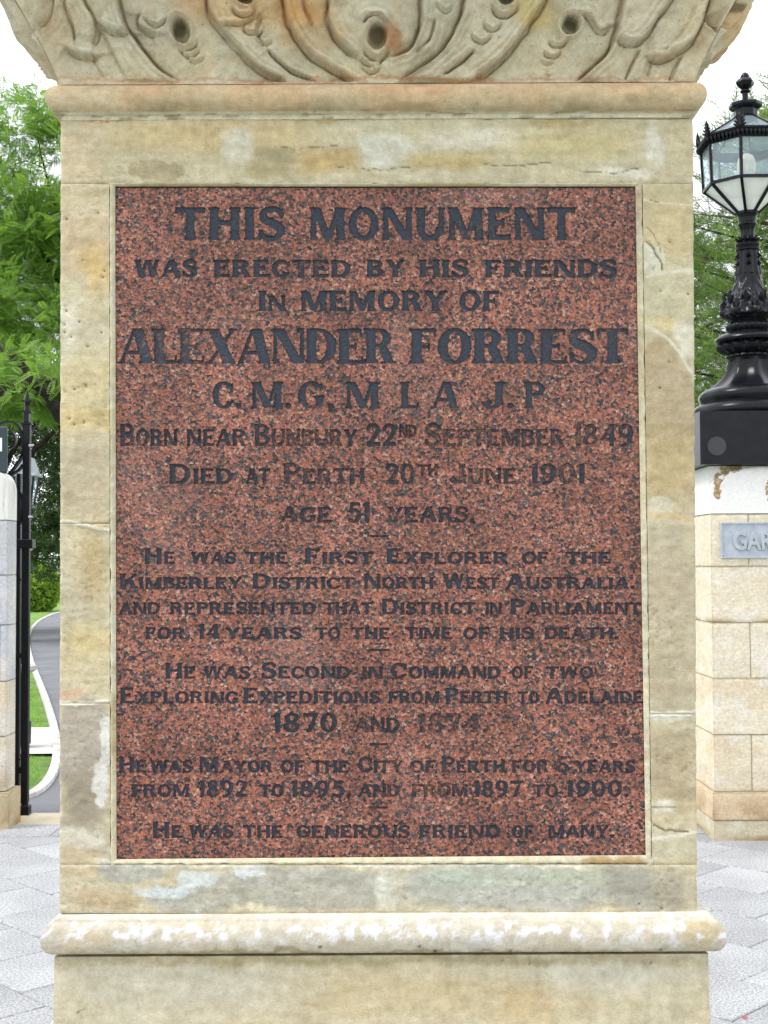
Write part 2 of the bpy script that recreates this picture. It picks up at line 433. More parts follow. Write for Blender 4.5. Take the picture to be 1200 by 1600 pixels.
# road: from the gate opening up the curve
right_edge = [tuple(p) for p in (kc + rgt * 4.6)[60:][::-1]]
road_pts = [tuple(p) for p in kc] + right_edge + [(2.4, 14.0), (2.2, 8.33), (kc[0][0], 8.33)]
sheet('road', road_pts, -.012, M['asphalt'])
# kerb as a low real strip
kb = MB(); hw = .034
prof = [(-hw - .005, -.03), (-hw, .018), (-hw + .02, .028), (hw - .02, .028), (hw, .018), (hw + .005, -.03)]
V = []; Fc = []
for i in range(len(kc)):
    w = 1.0
    for a, z in prof: V.append((kc[i][0] - rgt[i][0] * a * w, kc[i][1] - rgt[i][1] * a * w, z))
for i in range(len(kc) - 1):
    for k in range(5): Fc.append((i * 6 + k, i * 6 + k + 1, i * 6 + 7 + k, i * 6 + 6 + k))
kb.add(V, Fc); tag(kb.build('kerb', M['kerb'], sm=True), kind='structure')
# cross path through the lawn
kx_ = lambda y: float(np.interp(y, kc[8:60, 1], kc[8:60, 0]))
p1 = G(20, 1177); p2 = G(20, 1136)
sheet('footpath', [(-14, p1[1]), (kx_(p1[1]), p1[1])] + [(kx_(q), q) for q in np.linspace(p1[1], p2[1], 8)[1:]] + [(-14, p2[1])], -.004, M['concrete'])
# threshold slabs in the gateway
th = empty('threshold', (0, 8.1, 0)); th['kind'] = 'structure'
xs = [-3.2, -2.28, -1.35, -.4, .5, 1.35, 1.86, 2.9]
for i in range(len(xs) - 1):
    b = MB(); b.box(xs[i] + .002, xs[i + 1] - .002, 7.95, 8.33, -.1, .001 + .0015 * (i % 2), .004); b.build('slab', M['threshold'], th)

# pavement: square slabs laid diagonally, half-bonded
pv = empty('pavement', (0, 5, 0)); pv['kind'] = 'structure'
sheet('joint_bed', [(-9, -3), (9, -3), (9, 7.95), (-9, 7.95)], -.012, M['jointsand'], pv, None)
s = .405; th_a = math.radians(-46)
ax = np.array([math.cos(th_a), math.sin(th_a)]); bx = np.array([-ax[1], ax[0]])
org = np.array([1.352, 4.954])
b = MB(); b.box(-s / 2 + .0026, s / 2 - .0026, -s / 2 + .0026, s / 2 - .0026, -.05, 0, .0045)
pav_me = bpy.data.meshes.new('paver'); pav_me.from_pydata(b.v, [], b.f); pav_me.update(); pav_me.materials.append(M['paver'])
cells = []
for r in range(-40, 41):
    for c in range(-40, 41):
        ctr = org + bx * (r + .5) * s + ax * ((c + .5 + .5 * (r % 2)) * s)
        if abs(ctr[0]) < 8.6 and -2.7 < ctr[1] < 7.60 + .27: cells.append((ctr, r, c))
def seen(c):
    u, v = UV((c[0], c[1], 0)); return (1 if v < 1790 and -150 < u < 1350 else 0)
cells.sort(key=lambda q: (-seen(q[0]), np.hypot(q[0][0], q[0][1] - 5.5)))
rest = MB()
for i, (c, r, k) in enumerate(cells):
    dz = random.uniform(-.0015, .0015); ang = th_a + random.uniform(-.003, .003)
    if i < 296:
        o = bpy.data.objects.new('paver', pav_me); COL.objects.link(o); o.parent = pv
        o.location = (c[0], c[1] - 5, dz); o.rotation_euler = (random.uniform(-.002, .002), random.uniform(-.002, .002), ang + random.choice((0, 1, 2, 3)) * math.pi / 2)
    else:
        ca, sa = math.cos(ang), math.sin(ang); h = s / 2 - .003
        rest.add([(c[0] + x * ca - y * sa, c[1] + x * sa + y * ca, z) for z in (-.05, dz) for x, y in ((-h, -h), (h, -h), (h, h), (-h, h))],
                 [(4, 5, 6, 7), (0, 1, 5, 4), (1, 2, 6, 5), (2, 3, 7, 6), (3, 0, 4, 7)])
ro = rest.build('pavers_beyond', M['paver'], pv); ro['kind'] = 'stuff'
# straight border course at the gate line
x = -8.8; i = 0
while x < 8.8:
    w = .62
    b = MB(); b.box(x + .002, x + w - .002, 7.60 + .002, 7.95 - .003, -.05, .0042 + .0006 * (i % 3), .0035); b.build('border_slab', M['paver'], pv); x += w; i += 1

# ================================================================== MONUMENT
mon = empty('monument', (0, (S0 + S1) / 2, 0))
tag(mon, 'weathered cream sandstone monument pedestal with red granite plaque on its front', 'monument')
xc = X(591, S0)

def stain(u, v, base, patches, warp=14, ws=45, seed=0):
    """blend warped surveyed patches (u,v,ru,rv,colour,softness) over a base colour; stains, repairs and darker strips at the ledges"""
    wu = u + warp * (fbm(u / ws, v / ws, 4, seed) - .5) * 2; wv = v + warp * .8 * (fbm(u / ws + 50, v / ws + 31, 4, seed + 3) - .5) * 2
    wu = wu + 5 * (fbm(u / 8, v / 8, 3, seed + 5) - .5) * 2; wv = wv + 5 * (fbm(u / 8 + 5, v / 8, 3, seed + 6) - .5) * 2
    c = np.empty(u.shape + (3,)); c[:] = s2l(base)
    n1 = fbm(u / 90, v / 34, 5, seed + 9)[..., None]
    c = c * (.93 + .15 * n1)
    hue = fbm(u / 140, v / 60, 4, seed + 21)[..., None]
    c = c * (1 + (hue - .5) * np.array([.07, -.01, -.20]))
    for (cu, cv, ru, rv, col, soft) in patches:
        d = np.maximum(np.abs((wu - cu) / ru), np.abs((wv - cv) / rv)) * .45 + np.hypot((wu - cu) / ru, (wv - cv) / rv) * .55
        m = (1 - smooth(1 - soft, 1 + soft, d))[..., None]
        c = c * (1 - m) + np.array(s2l(col)) * (.93 + .14 * n1) * m
    return c
def line_mask(u, v, pts, w, jitter=2.5, seed=5):
    d = np.full(u.shape, 1e9)
    uu = u + (fbm(u / 14, v / 14, 3, seed) - .5) * 2 * jitter; vv = v + (fbm(u / 14 + 9, v / 14, 3, seed) - .5) * 2 * jitter
    for (a, b), (c, e) in zip(pts[:-1], pts[1:]):
        dx, dy = c - a, e - b; t = np.clip(((uu - a) * dx + (vv - b) * dy) / (dx * dx + dy * dy), 0, 1)
        d = np.minimum(d, np.hypot(uu - a - t * dx, vv - b - t * dy))
    return 1 - smooth(w * .5, w * 1.3, d)

ALB = np.array([.965, 1.01, 1.19])   # photo tone -> albedo
SHAFT_BASE = (206, 194, 157)
SHAFT_PATCH = [
    # top rail
    (330, 215, 150, 26, (211, 190, 142), .5), (245, 266, 46, 13, (184, 170, 132), .05), (420, 252, 38, 26, (184, 170, 128), .22),
    (370, 228, 22, 24, (222, 213, 184), .35), (600, 238, 46, 26, (221, 216, 190), .35), (510, 250, 46, 20, (204, 178, 124), .45),
    (760, 215, 90, 16, (223, 214, 184), .45), (700, 250, 70, 14, (204, 184, 132), .5), (890, 225, 90, 26, (205, 190, 142), .5),
    (1022, 225, 14, 38, (224, 216, 190), .5), (130, 240, 30, 50, (212, 194, 156), .5), (975, 272, 40, 6, (226, 218, 190), .4),
    (470, 185, 60, 5, (196, 170, 120), .6), (150, 186, 62, 4, (188, 134, 82), .5), (560, 300, 420, 5, (184, 168, 118), .4),
    (870, 190, 60, 8, (190, 172, 124), .6),
    # left stile
    (135, 380, 44, 60, (208, 188, 150), .5), (150, 420, 18, 40, (212, 184, 128), .6), (110, 520, 14, 60, (220, 212, 180), .5),
    (140, 600, 50, 44, (214, 198, 152), .5), (140, 655, 50, 20, (206, 186, 132), .5), (135, 745, 46, 60, (196, 181, 146), .45),
    (145, 880, 24, 60, (196, 176, 130), .6), (140, 1000, 40, 26, (211, 192, 140), .5), (130, 1180, 38, 88, (184, 173, 150), .07),
    (128, 1250, 34, 46, (168, 156, 130), .4), (160, 1165, 7, 46, (222, 218, 200), .07), (155, 1225, 11, 36, (218, 213, 194), .10),
    (130, 1310, 36, 16, (222, 214, 186), .3), (125, 1345, 30, 24, (207, 188, 148), .5), (110, 1085, 20, 8, (214, 184, 148), .5),
    # right stile
    (1045, 360, 40, 60, (209, 192, 146), .5), (1050, 460, 40, 50, (205, 196, 158), .4), (1020, 405, 14, 24, (219, 213, 184), .12),
    (1030, 505, 26, 14, (216, 200, 150), .3), (1070, 530, 20, 30, (222, 215, 186), .35), (1035, 620, 34, 96, (186, 168, 130), .12),
    (1052, 660, 40, 90, (188, 170, 134), .12), (1045, 730, 46, 60, (194, 174, 128), .5), (1035, 795, 20, 16, (220, 211, 180), .16),
    (1050, 810, 40, 5, (216, 192, 142), .4), (1045, 920, 40, 90, (194, 180, 148), .5), (1048, 1060, 42, 40, (190, 176, 142), .5),
    (1050, 1116, 44, 6, (226, 219, 192), .4), (1050, 1200, 36, 60, (186, 170, 134), .4), (1030, 1260, 16, 10, (224, 217, 190), .3),
    (1050, 1320, 40, 16, (206, 196, 160), .4), (1040, 1390, 46, 34, (184, 174, 146), .4),
    # bottom rail
    (205, 1362, 52, 13, (184, 181, 160), .05), (420, 1402, 200, 24, (186, 181, 158), .06), (470, 1375, 140, 16, (188, 184, 162), .06),
    (250, 1392, 50, 9, (214, 219, 206), .08), (310, 1372, 30, 14, (216, 220, 206), .08), (390, 1360, 22, 14, (218, 221, 206), .08),
    (165, 1405, 52, 18, (198, 178, 138), .5), (400, 1422, 34, 8, (220, 210, 172), .3), (602, 1390, 15, 34, (219, 216, 190), .35),
    (800, 1385, 180, 34, (190, 188, 168), .3), (720, 1372, 60, 14, (192, 198, 172), .5), (880, 1370, 90, 12, (190, 192, 164), .5), (985, 1385, 36, 34, (176, 172, 150), .4),
    (560, 1350, 420, 3, (228, 221, 192), .5), (560, 1426, 500, 4, (212, 200, 162), .4),
]
PITS = [(104, 342, 4), (127, 336, 3), (153, 333, 3.4), (129, 406, 2.2), (163, 423, 3), (160, 433, 3), (102, 478, 2.6), (103, 486, 3), (100, 507, 3), (101, 519, 2.4), (124, 503, 3), (111, 526, 3),
        (137, 541, 3), (158, 519, 2.5), (134, 602, 4), (102, 612, 3), (116, 608, 3), (108, 654, 4), (115, 663, 3), (131, 660, 3), (1047, 378, 3), (1033, 454, 2.4), (1075, 460, 2.2), (1046, 566, 3.2), (1032, 606, 3), (1021, 420, 3.5),
        (634, 1404, 3), (999, 1412, 3), (1034, 1420, 4), (500, 1480, 3), (655, 1479, 3)]
def stone_color(u, v):
    c = stain(u, v, SHAFT_BASE, SHAFT_PATCH)
    veil = .3 * fbm(u / 160, v / 7, 4, 77) + .2 * fbm(u / 30, v / 30, 4, 79) + .5 * fbm(u / 22, v / 22, 4, 78)
    c = c * (.93 + .14 * smooth(.35, .65, veil))[..., None]
    # mortar repairs / joints
    for pts, w, col in (([(93, 815), (125, 818), (150, 826), (170, 829)], 2.4, (232, 224, 196)), ([(93, 1098), (120, 1102), (150, 1098), (168, 1096)], 3, (230, 222, 194)),
                        ([(1008, 1114), (1040, 1118), (1090, 1113)], 4, (228, 221, 194)), ([(1005, 508), (1040, 525), (1062, 550), (1086, 592)], 3, (222, 213, 182)),
                        ([(1008, 1312), (1040, 1308), (1090, 1300)], 3, (226, 219, 190)), ([(1010, 432), (1040, 426), (1085, 424)], 2.6, (224, 216, 188)), ([(1007, 312), (1028, 316), (1085, 322)], 2, (222, 213, 180))):
        m = line_mask(u, v, pts, w)[..., None]; c = c * (1 - m) + np.array(s2l(col)) * m
    for pts, w in (([(1010, 355), (1022, 365), (1033, 392)], .8), ([(1008, 376), (1020, 386), (1036, 412), (1034, 424)], 1.1), ([(1016, 312), (1030, 316)], 1.4),
                   ([(530, 262), (600, 266), (640, 262)], .7), ([(740, 256), (800, 259), (860, 254)], .7), ([(905, 268), (960, 272), (1000, 262)], 1.0), ([(1022, 1290), (1040, 1298), (1075, 1300)], 1.3),
                   ([(900, 1300), (990, 1304)], .7), ([(430, 230), (470, 234), (530, 226)], .6), ([(1008, 1262), (1060, 1262)], .8)):
        m = line_mask(u, v, pts, w, 3)[..., None] * .7; c = c * (1 - m) + np.array(s2l((120, 100, 62))) * m
    for (a, b, r) in PITS:
        m = (1 - smooth(r * .25, r * .6, np.hypot((u - a) * 1.0, (v - b) * 1.25)))[..., None] * .85
        c = c * (1 - m) + np.array(s2l((92, 66, 42))) * m
    return c * ALB
def stone_relief(u, v):
    d = .0007 * (fbm(u / 60, v / 60, 4, 1) - .5) * 2 + .0008 * (fbm(u / 9, v / 9, 3, 2) - .5) * 2 - .0016 * smooth(.70, .80, fbm(u / 4.5, v / 4.5, 2, 12)) * smooth(.5, .65, fbm(u / 70, v / 70, 2, 13))
    # plaster skin thickness: follow lighter repairs
    d += .0012 * smooth(.52, .58, fbm(u / 55, v / 28, 4, 6)) * (smooth(1340, 1350, v) + smooth(300, 290, v))
    for (a, b, r) in PITS: d -= .0035 * np.exp(-(((u - a) / r) ** 2 + ((v - b) / r) ** 2) * 1.6)
    for pts, w, dep in (([(1008, 376), (1020, 386), (1036, 412), (1034, 424)], 1.4, .003), ([(1022, 1290), (1040, 1298), (1075, 1300)], 2, .003), ([(905, 268), (960, 272), (1000, 262)], 1.5, .002),
                        ([(530, 262), (600, 266), (640, 262)], 1.2, .0015), ([(740, 256), (800, 259), (860, 254)], 1.2, .0015)):
        d -= dep * line_mask(u, v, pts, w, 3)
    for pts, w in (([(93, 815), (125, 818), (150, 826), (170, 829)], 3), ([(93, 1098), (120, 1102), (150, 1098), (168, 1096)], 3), ([(1008, 1114), (1040, 1118), (1090, 1113)], 4)):
        d += .0018 * line_mask(u, v, pts, w)
    return d
def lerp(a, b, t): return a + (b - a) * t
def shaftL(v): return lerp(94, 92.3, (v - 180) / 1250)
def shaftR(v): return lerp(1083.5, 1090, (v - 180) / 1250)
def innL(v): return lerp(170.5, 172, (v - 285) / 1065)
def innR(v): return lerp(1004, 1019, (v - 285) / 1065)

def block(v0, v1, uL, uR, name='stone_block', step=2.4, dep=.16, edgeL=False, edgeR=False):
    nv = max(3, int(abs(v1 - v0) / step)); nu = max(3, int((uR(v0) - uL(v0)) / step))
    t = np.linspace(0, 1, nv + 1); vv = v0 + (v1 - v0) * t
    L = np.array([uL(q) for q in vv]); R = np.array([uR(q) for q in vv])
    sg = np.linspace(0, 1, nu + 1)
    U = L[:, None] + (R - L)[:, None] * sg[None]; V = np.repeat(vv[:, None], nu + 1, 1)
    p = P(U, V, np.full(U.shape, S0))
    d = stone_relief(U, V)
    # arrises worn round and slightly chipped
    def edge(dist, amt, r=5.0):
        k = np.clip(1 - dist / r, 0, 1); return -amt * k * k
    e = 0
    chip = .6 + 1.3 * smooth(.5, .75, fbm(U / 16, V / 16, 3, 40))
    if edgeL: e = e + edge(U - L[:, None], .0030, 5) * chip
    if edgeR: e = e + edge(R[:, None] - U, .0030, 5) * chip
    e = e + edge(np.abs(V - v0), .0012, 2.5) + edge(np.abs(V - v1), .0012, 2.5)
    p[..., 1] -= d + e
    if edgeL: p[:, 0, 0] += .0012 * (fbm(vv / 12, vv * 0 + 3, 3, 8) ** 3) * 2
    if edgeR: p[:, -1, 0] -= .0012 * (fbm(vv / 12, vv * 0 + 7, 3, 8) ** 3) * 2
    c = stone_color(U, V)
    V3 = p.reshape(-1, 3); C3 = c.reshape(-1, 3)
    N = nu + 1
    idx = np.arange((nv + 1) * N).reshape(nv + 1, N)
    q = np.stack([idx[:-1, :-1], idx[1:, :-1], idx[1:, 1:], idx[:-1, 1:]], -1).reshape(-1, 4)
    # skirt
    ring = np.r_[idx[0, :], idx[1:, -1], idx[-1, :-1][::-1], idx[1:-1, 0][::-1]]
    back = V3[ring].copy(); back[:, 1] = S0 + dep
    mid = V3[ring].copy(); mid[:, 1] = S0 + .012
    b0 = len(V3); m = len(ring)
    Vall = np.vstack([V3, mid, back]); Call = np.vstack([C3, C3[ring], C3[ring]])
    j = np.arange(m); jn = (j + 1) % m
    q1 = np.stack([ring[jn], b0 + jn, b0 + j, ring[j]], -1); q2 = np.stack([b0 + jn, b0 + m + jn, b0 + m + j, b0 + j], -1)
    me = npmesh(name, Vall, np.vstack([q, q1[:, ::-1], q2[:, ::-1]]), M['carved'], True, Call)
    me.set_sharp_from_angle(angle=math.radians(40))
    return link(name, me, mon)

topv, botv = 186, 1427
block(topv, 286, shaftL, shaftR, edgeL=True, edgeR=True)
block(286.6, 817, shaftL, innL, edgeL=True)
block(818, 1098, shaftL, innL, edgeL=True)
block(1099, 1350.4, shaftL, innL, edgeL=True)
block(286.6, 1115, innR, shaftR, edgeR=True)
block(1116, 1350.4, innR, shaftR, edgeR=True)
block(1351, botv, shaftL, shaftR, edgeL=True, edgeR=True)
# body of the shaft behind the facing blocks
zt, zb = Z(170, S0), Z(1440, S0)
hwS = .5455
def mono_core():
    xs_ = np.linspace(-hwS + .0035, hwS - .0035, 30); V = []; C = []; Fc = []
    ys = np.linspace(S0 + .05, S1, 30); zs = np.linspace(zb, zt, 60)
    def wall(fn, n):
        b0 = len(V)
        for z in zs:
            for k in range(n): V.append(fn(k, z))
        for i in range(len(zs) - 1):
            for k in range(n - 1): Fc.append((b0 + i * n + k, b0 + i * n + k + 1, b0 + (i + 1) * n + k + 1, b0 + (i + 1) * n + k))
    wall(lambda k, z: (xc - hwS + .0035, ys[::-1][k], z), 30)
    wall(lambda k, z: (xc + hwS - .0035, ys[k], z), 30)
    wall(lambda k, z: (xc + xs_[::-1][k], S1, z), 30)
    wall(lambda k, z: (xc + xs_[k], S0 + .05, z), 30)
    V = np.array(V); u = V[:, 1] * 900 + V[:, 0] * 700; v = 880 - (V[:, 2] - 1.6) * 909
    c = stain(u, v, SHAFT_BASE, []) * ALB
    me = npmesh('shaft', V, np.array(Fc), M['carved'], False, c); return link('shaft', me, mon)
mono_core()

def ring_mould(name, prof, hw0, colf, mat, relief=None, nf=360, top=True, bot=True):
    """sweep prof [(p,z)] (p = projection from the shaft face) round the square shaft with mitred corners"""
    cy = (S0 + S1) / 2; hy = (S1 - S0) / 2
    P_ = np.array(prof); V = []; C = []; Fc = []; base = 0
    for side in range(4):
        n = nf if side == 0 else (nf // 2 if side in (1, 3) else 60)
        sg = np.linspace(-1, 1, n + 1)
        pr = P_[:, 0][:, None]; z = np.repeat(P_[:, 1][:, None], n + 1, 1)
        along = sg[None] * (hw0 + pr)
        out = (hw0 + pr) * np.ones_like(along)
        rel = 0
        if relief is not None:
            if side == 0: U, Vv = UV(np.stack([xc + along, cy - hy - pr + 0 * along, z], -1))
            else:
                uu = 591 + along * 909; U = uu; _, Vv = UV(np.stack([xc + along, cy - hy - pr + 0 * along, z], -1))
            if side in (1, 3) and name == 'capital':
                dist = (hw0 + pr) - (along if side == 3 else -along); hz = z - P_[0, 1]
                bulge = (.024 * np.exp(-((dist - .11) / .065) ** 2) + .008 * np.exp(-((dist - .36) / .07) ** 2)) * smooth(.0, .09, hz) * (1 + .18 * np.sin(hz * 75))
            else: bulge = 0
            rel = bulge + relief(U, Vv) * smooth(0, .02, 1 - np.abs(sg))[None]
        ox = out + rel
        hyo = hy + (ox - hw0)
        if side == 0: p = np.stack([xc + along, cy - hyo, z], -1)
        elif side == 1: p = np.stack([xc + ox, cy + along * hy / hw0, z], -1)
        elif side == 2: p = np.stack([xc - along, cy + hyo, z], -1)
        else: p = np.stack([xc - ox, cy - along * hy / hw0, z], -1)
        if side in (1, 3):
            sc_ = (hy + pr) / (hw0 + pr); p[..., 1] = cy + (1 if side == 1 else -1) * along * sc_
        if side == 0: U, Vv = UV(p)
        else: U = 591 + along * 909 + 300 * side; _, Vv = UV(np.stack([xc + along, cy - hy - pr + 0 * along, z], -1))
        c = colf(U, Vv, side)
        m = len(P_); idx = np.arange(m * (n + 1)).reshape(m, n + 1) + base
        Fc.append(np.stack([idx[:-1, :-1], idx[:-1, 1:], idx[1:, 1:], idx[1:, :-1]], -1).reshape(-1, 4))
        V.append(p.reshape(-1, 3)); C.append(c.reshape(-1, 3)); base += m * (n + 1)
    V = np.vstack(V); C = np.vstack(C); Fc = np.vstack(Fc)
    # caps
    ex = []
    for (i, on) in ((0, bot), (-1, top)):
        if not on: continue
        p_, z_ = P_[i]; b0 = len(V); ex_v = np.array([(xc - hw0 - p_, cy - hy - p_, z_), (xc + hw0 + p_, cy - hy - p_, z_), (xc + hw0 + p_, cy + hy + p_, z_), (xc - hw0 - p_, cy + hy + p_, z_)])
        V = np.vstack([V, ex_v]); C = np.vstack([C, np.repeat(C[:1], 4, 0)])
        ex.append([b0, b0 + 1, b0 + 2, b0 + 3] if i == -1 else [b0 + 3, b0 + 2, b0 + 1, b0])
    if ex: Fc = np.vstack([Fc, np.array(ex)])
    me = npmesh(name, V, Fc, mat, True, C); me.set_sharp_from_angle(angle=math.radians(50)); return link(name, me, mon)

# upper moulding: fillet, torus, fillet
def arc(pc, zc, rp, rz, a0, a1, n=14):
    return [(pc + rp * math.cos(math.radians(a)), zc + rz * math.sin(math.radians(a))) for a in np.linspace(a0, a1, n)]
z_a, z_b, z_c = Z(186.5, S0), Z(178, S0 - .005), Z(127, S0 - .02)
zc_ = (z_b + z_c) / 2; rz = (z_c - z_b) / 2
prof = [(-.05, z_a), (.001, z_a), (.0025, z_a + .001), (.003, z_b - .001), (.0035, z_b)] + arc(.0045, zc_, .0215, rz, -80, 84, 18) + [(.004, z_c), (-.05, z_c + .001)]
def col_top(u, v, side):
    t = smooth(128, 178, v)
    c = np.array(s2l((214, 186, 145))) * (1 - t[..., None]) + np.array(s2l((186, 172, 134))) * t[..., None]  # torus toned darker downward: part stain, part shade put in the colour
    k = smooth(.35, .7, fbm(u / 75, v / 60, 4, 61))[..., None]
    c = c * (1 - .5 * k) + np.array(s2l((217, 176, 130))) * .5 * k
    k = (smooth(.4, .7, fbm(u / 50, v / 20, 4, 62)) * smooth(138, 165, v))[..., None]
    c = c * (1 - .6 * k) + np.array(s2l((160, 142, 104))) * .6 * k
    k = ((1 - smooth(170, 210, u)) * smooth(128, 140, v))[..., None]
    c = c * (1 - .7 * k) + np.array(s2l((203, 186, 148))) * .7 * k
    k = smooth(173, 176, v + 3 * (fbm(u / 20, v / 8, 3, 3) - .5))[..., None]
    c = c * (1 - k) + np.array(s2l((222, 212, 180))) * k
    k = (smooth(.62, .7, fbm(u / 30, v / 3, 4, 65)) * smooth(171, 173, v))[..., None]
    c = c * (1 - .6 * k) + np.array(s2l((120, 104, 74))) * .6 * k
    return c * ALB * (.98 + .16 * fbm(u / 12, v / 12, 3, 66))[..., None]
def rel_soft(u, v): return .0010 * (fbm(u / 40, v / 30, 4, 31) - .5) * 2 + .0004 * (fbm(u / 6, v / 6, 3, 33) - .5) * 2
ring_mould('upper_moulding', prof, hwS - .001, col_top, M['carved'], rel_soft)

# lower moulding
z1, z2, z3 = Z(1427, S0), Z(1439, S0 - .012), Z(1492, S0 - .02)
zc_ = (z2 + z3) / 2; rz = (z2 - z3) / 2
prof = [(-.05, z3 - .001), (.008, z3)] + arc(.007, zc_, .0200, rz, -84, 80, 18) + [(.010, z2 + .0005), (.0095, z2 + .002), (.008, z2 + .006), (.005, z1 - .001), (.003, z1 + .0005), (-.05, z1 + .001)]
def col_low(u, v, side):
    c = stain(u, v, (212, 203, 176), [(130, 1470, 40, 14, (216, 200, 165), .5), (560, 1488, 480, 4, (176, 162, 126), .6), (1100, 1462, 30, 22, (203, 187, 148), .5)], seed=4)
    k = smooth(1436, 1440, v)[..., None]
    c = np.array(s2l((232, 224, 200))) * (1 - k) * (.92 + .12 * fbm(u / 30, v / 5, 3, 5))[..., None] + c * k
    f = fbm(u / 13, v / 11, 5, 70)
    dens = (.10 * np.exp(-((u - 290) / 120) ** 2) + .11 * np.exp(-((u - 600) / 150) ** 2) + .06 * np.exp(-((u - 850) / 200) ** 2) - .02)
    band = np.exp(-((v - 1455) / 13) ** 2)
    w = (smooth(.600, .640, f + dens * band + .05 * band) * band ** .5)[..., None]
    c = c * (1 - w) + np.array((.84, .83, .79)) * w
    for (a, b) in ((500, 1480), (655, 1478), (798, 1486), (1032, 1484), (680, 1486)):
        m = (1 - smooth(1.2, 3.4, np.hypot((u - a), (v - b))))[..., None]; c = c * (1 - m * .9)
    return c * ALB * .93
xc += .006; ring_mould('lower_moulding', prof, hwS + .003, col_low, M['carved'], rel_soft); xc -= .004

# pedestal die and base step
zd0, zd1 = .51, Z(1491, S0)
def die_prof(): return [(-.05, zd0 - .01)] + [(.0065 + .004 * (1 - t), zd0 + (zd1 - zd0) * t) for t in np.linspace(0, 1, 90)] + [(-.05, zd1 + .001)]
def col_die(u, v, side):
    c = stain(u, v, (208, 197, 160), [(620, 1560, 260, 34, (204, 188, 146), .7), (300, 1540, 160, 40, (206, 198, 168), .6), (930, 1520, 120, 30, (210, 203, 174), .6), (820, 1570, 40, 30, (205, 184, 138), .7), (600, 1500, 500, 8, (178, 166, 126), .7), (122, 1586, 5, 3, (110, 84, 56), .4)], seed=14)
    st = smooth(.5, .75, fbm(u / 22, v / 160, 4, 90))[..., None]
    c = c * (1 - .10 * st)
    for (a, b, r) in ((786, 1500, 3), (1018, 1504, 3), (828, 1504, 2.4), (125, 1588, 4), (838, 1545, 2.2)):
        m = (1 - smooth(r * .3, r * .8, np.hypot((u - a) * .8, (v - b))))[..., None]; c = c * (1 - m * .7)
    return c * ALB
ring_mould('pedestal', die_prof(), hwS + .001, col_die, M['carved'], rel_soft, nf=260)
b = MB(); b.box(xc - .800, xc + .765, 1.80, 3.70, .30, .51, .012).build('base_step', M['kerb'], mon)
b = MB(); b.box(xc - .90, xc + .865, 1.70, 3.80, -.02, .299, .012).build('base_step', M['kerb'], mon)

# capital: flared bell with carved acanthus
zc0 = Z(128, S0)
def cap_profile():
    r = []
    for t in np.linspace(0, 1, 150):
        h = t * 270     # photo px above the torus
        r.append((.010 + (80 * (min(h, 300) / 125.) ** 1.22) * .00091, zc0 - .006 + h * .00115))
    return r
def seg_info(u, v, pts):
    """distance, side sign and position along a polyline"""
    d = np.full(u.shape, 1e9); sg = np.zeros(u.shape); tt = np.zeros(u.shape); n = len(pts) - 1
    for i, ((a, b), (c, e)) in enumerate(zip(pts[:-1], pts[1:])):
        dx, dy = c - a, e - b; L = dx * dx + dy * dy; t = np.clip(((u - a) * dx + (v - b) * dy) / L, 0, 1)
        q = np.hypot(u - a - t * dx, v - b - t * dy); s_ = np.sign((u - a) * dy - (v - b) * dx)
        m = q < d; d = np.where(m, q, d); sg = np.where(m, s_, sg); tt = np.where(m, (i + t) / n, tt)
    return d, sg, tt
def smoothpts(pts, n=26):
    return [tuple(p) for p in resample(pts, n)]
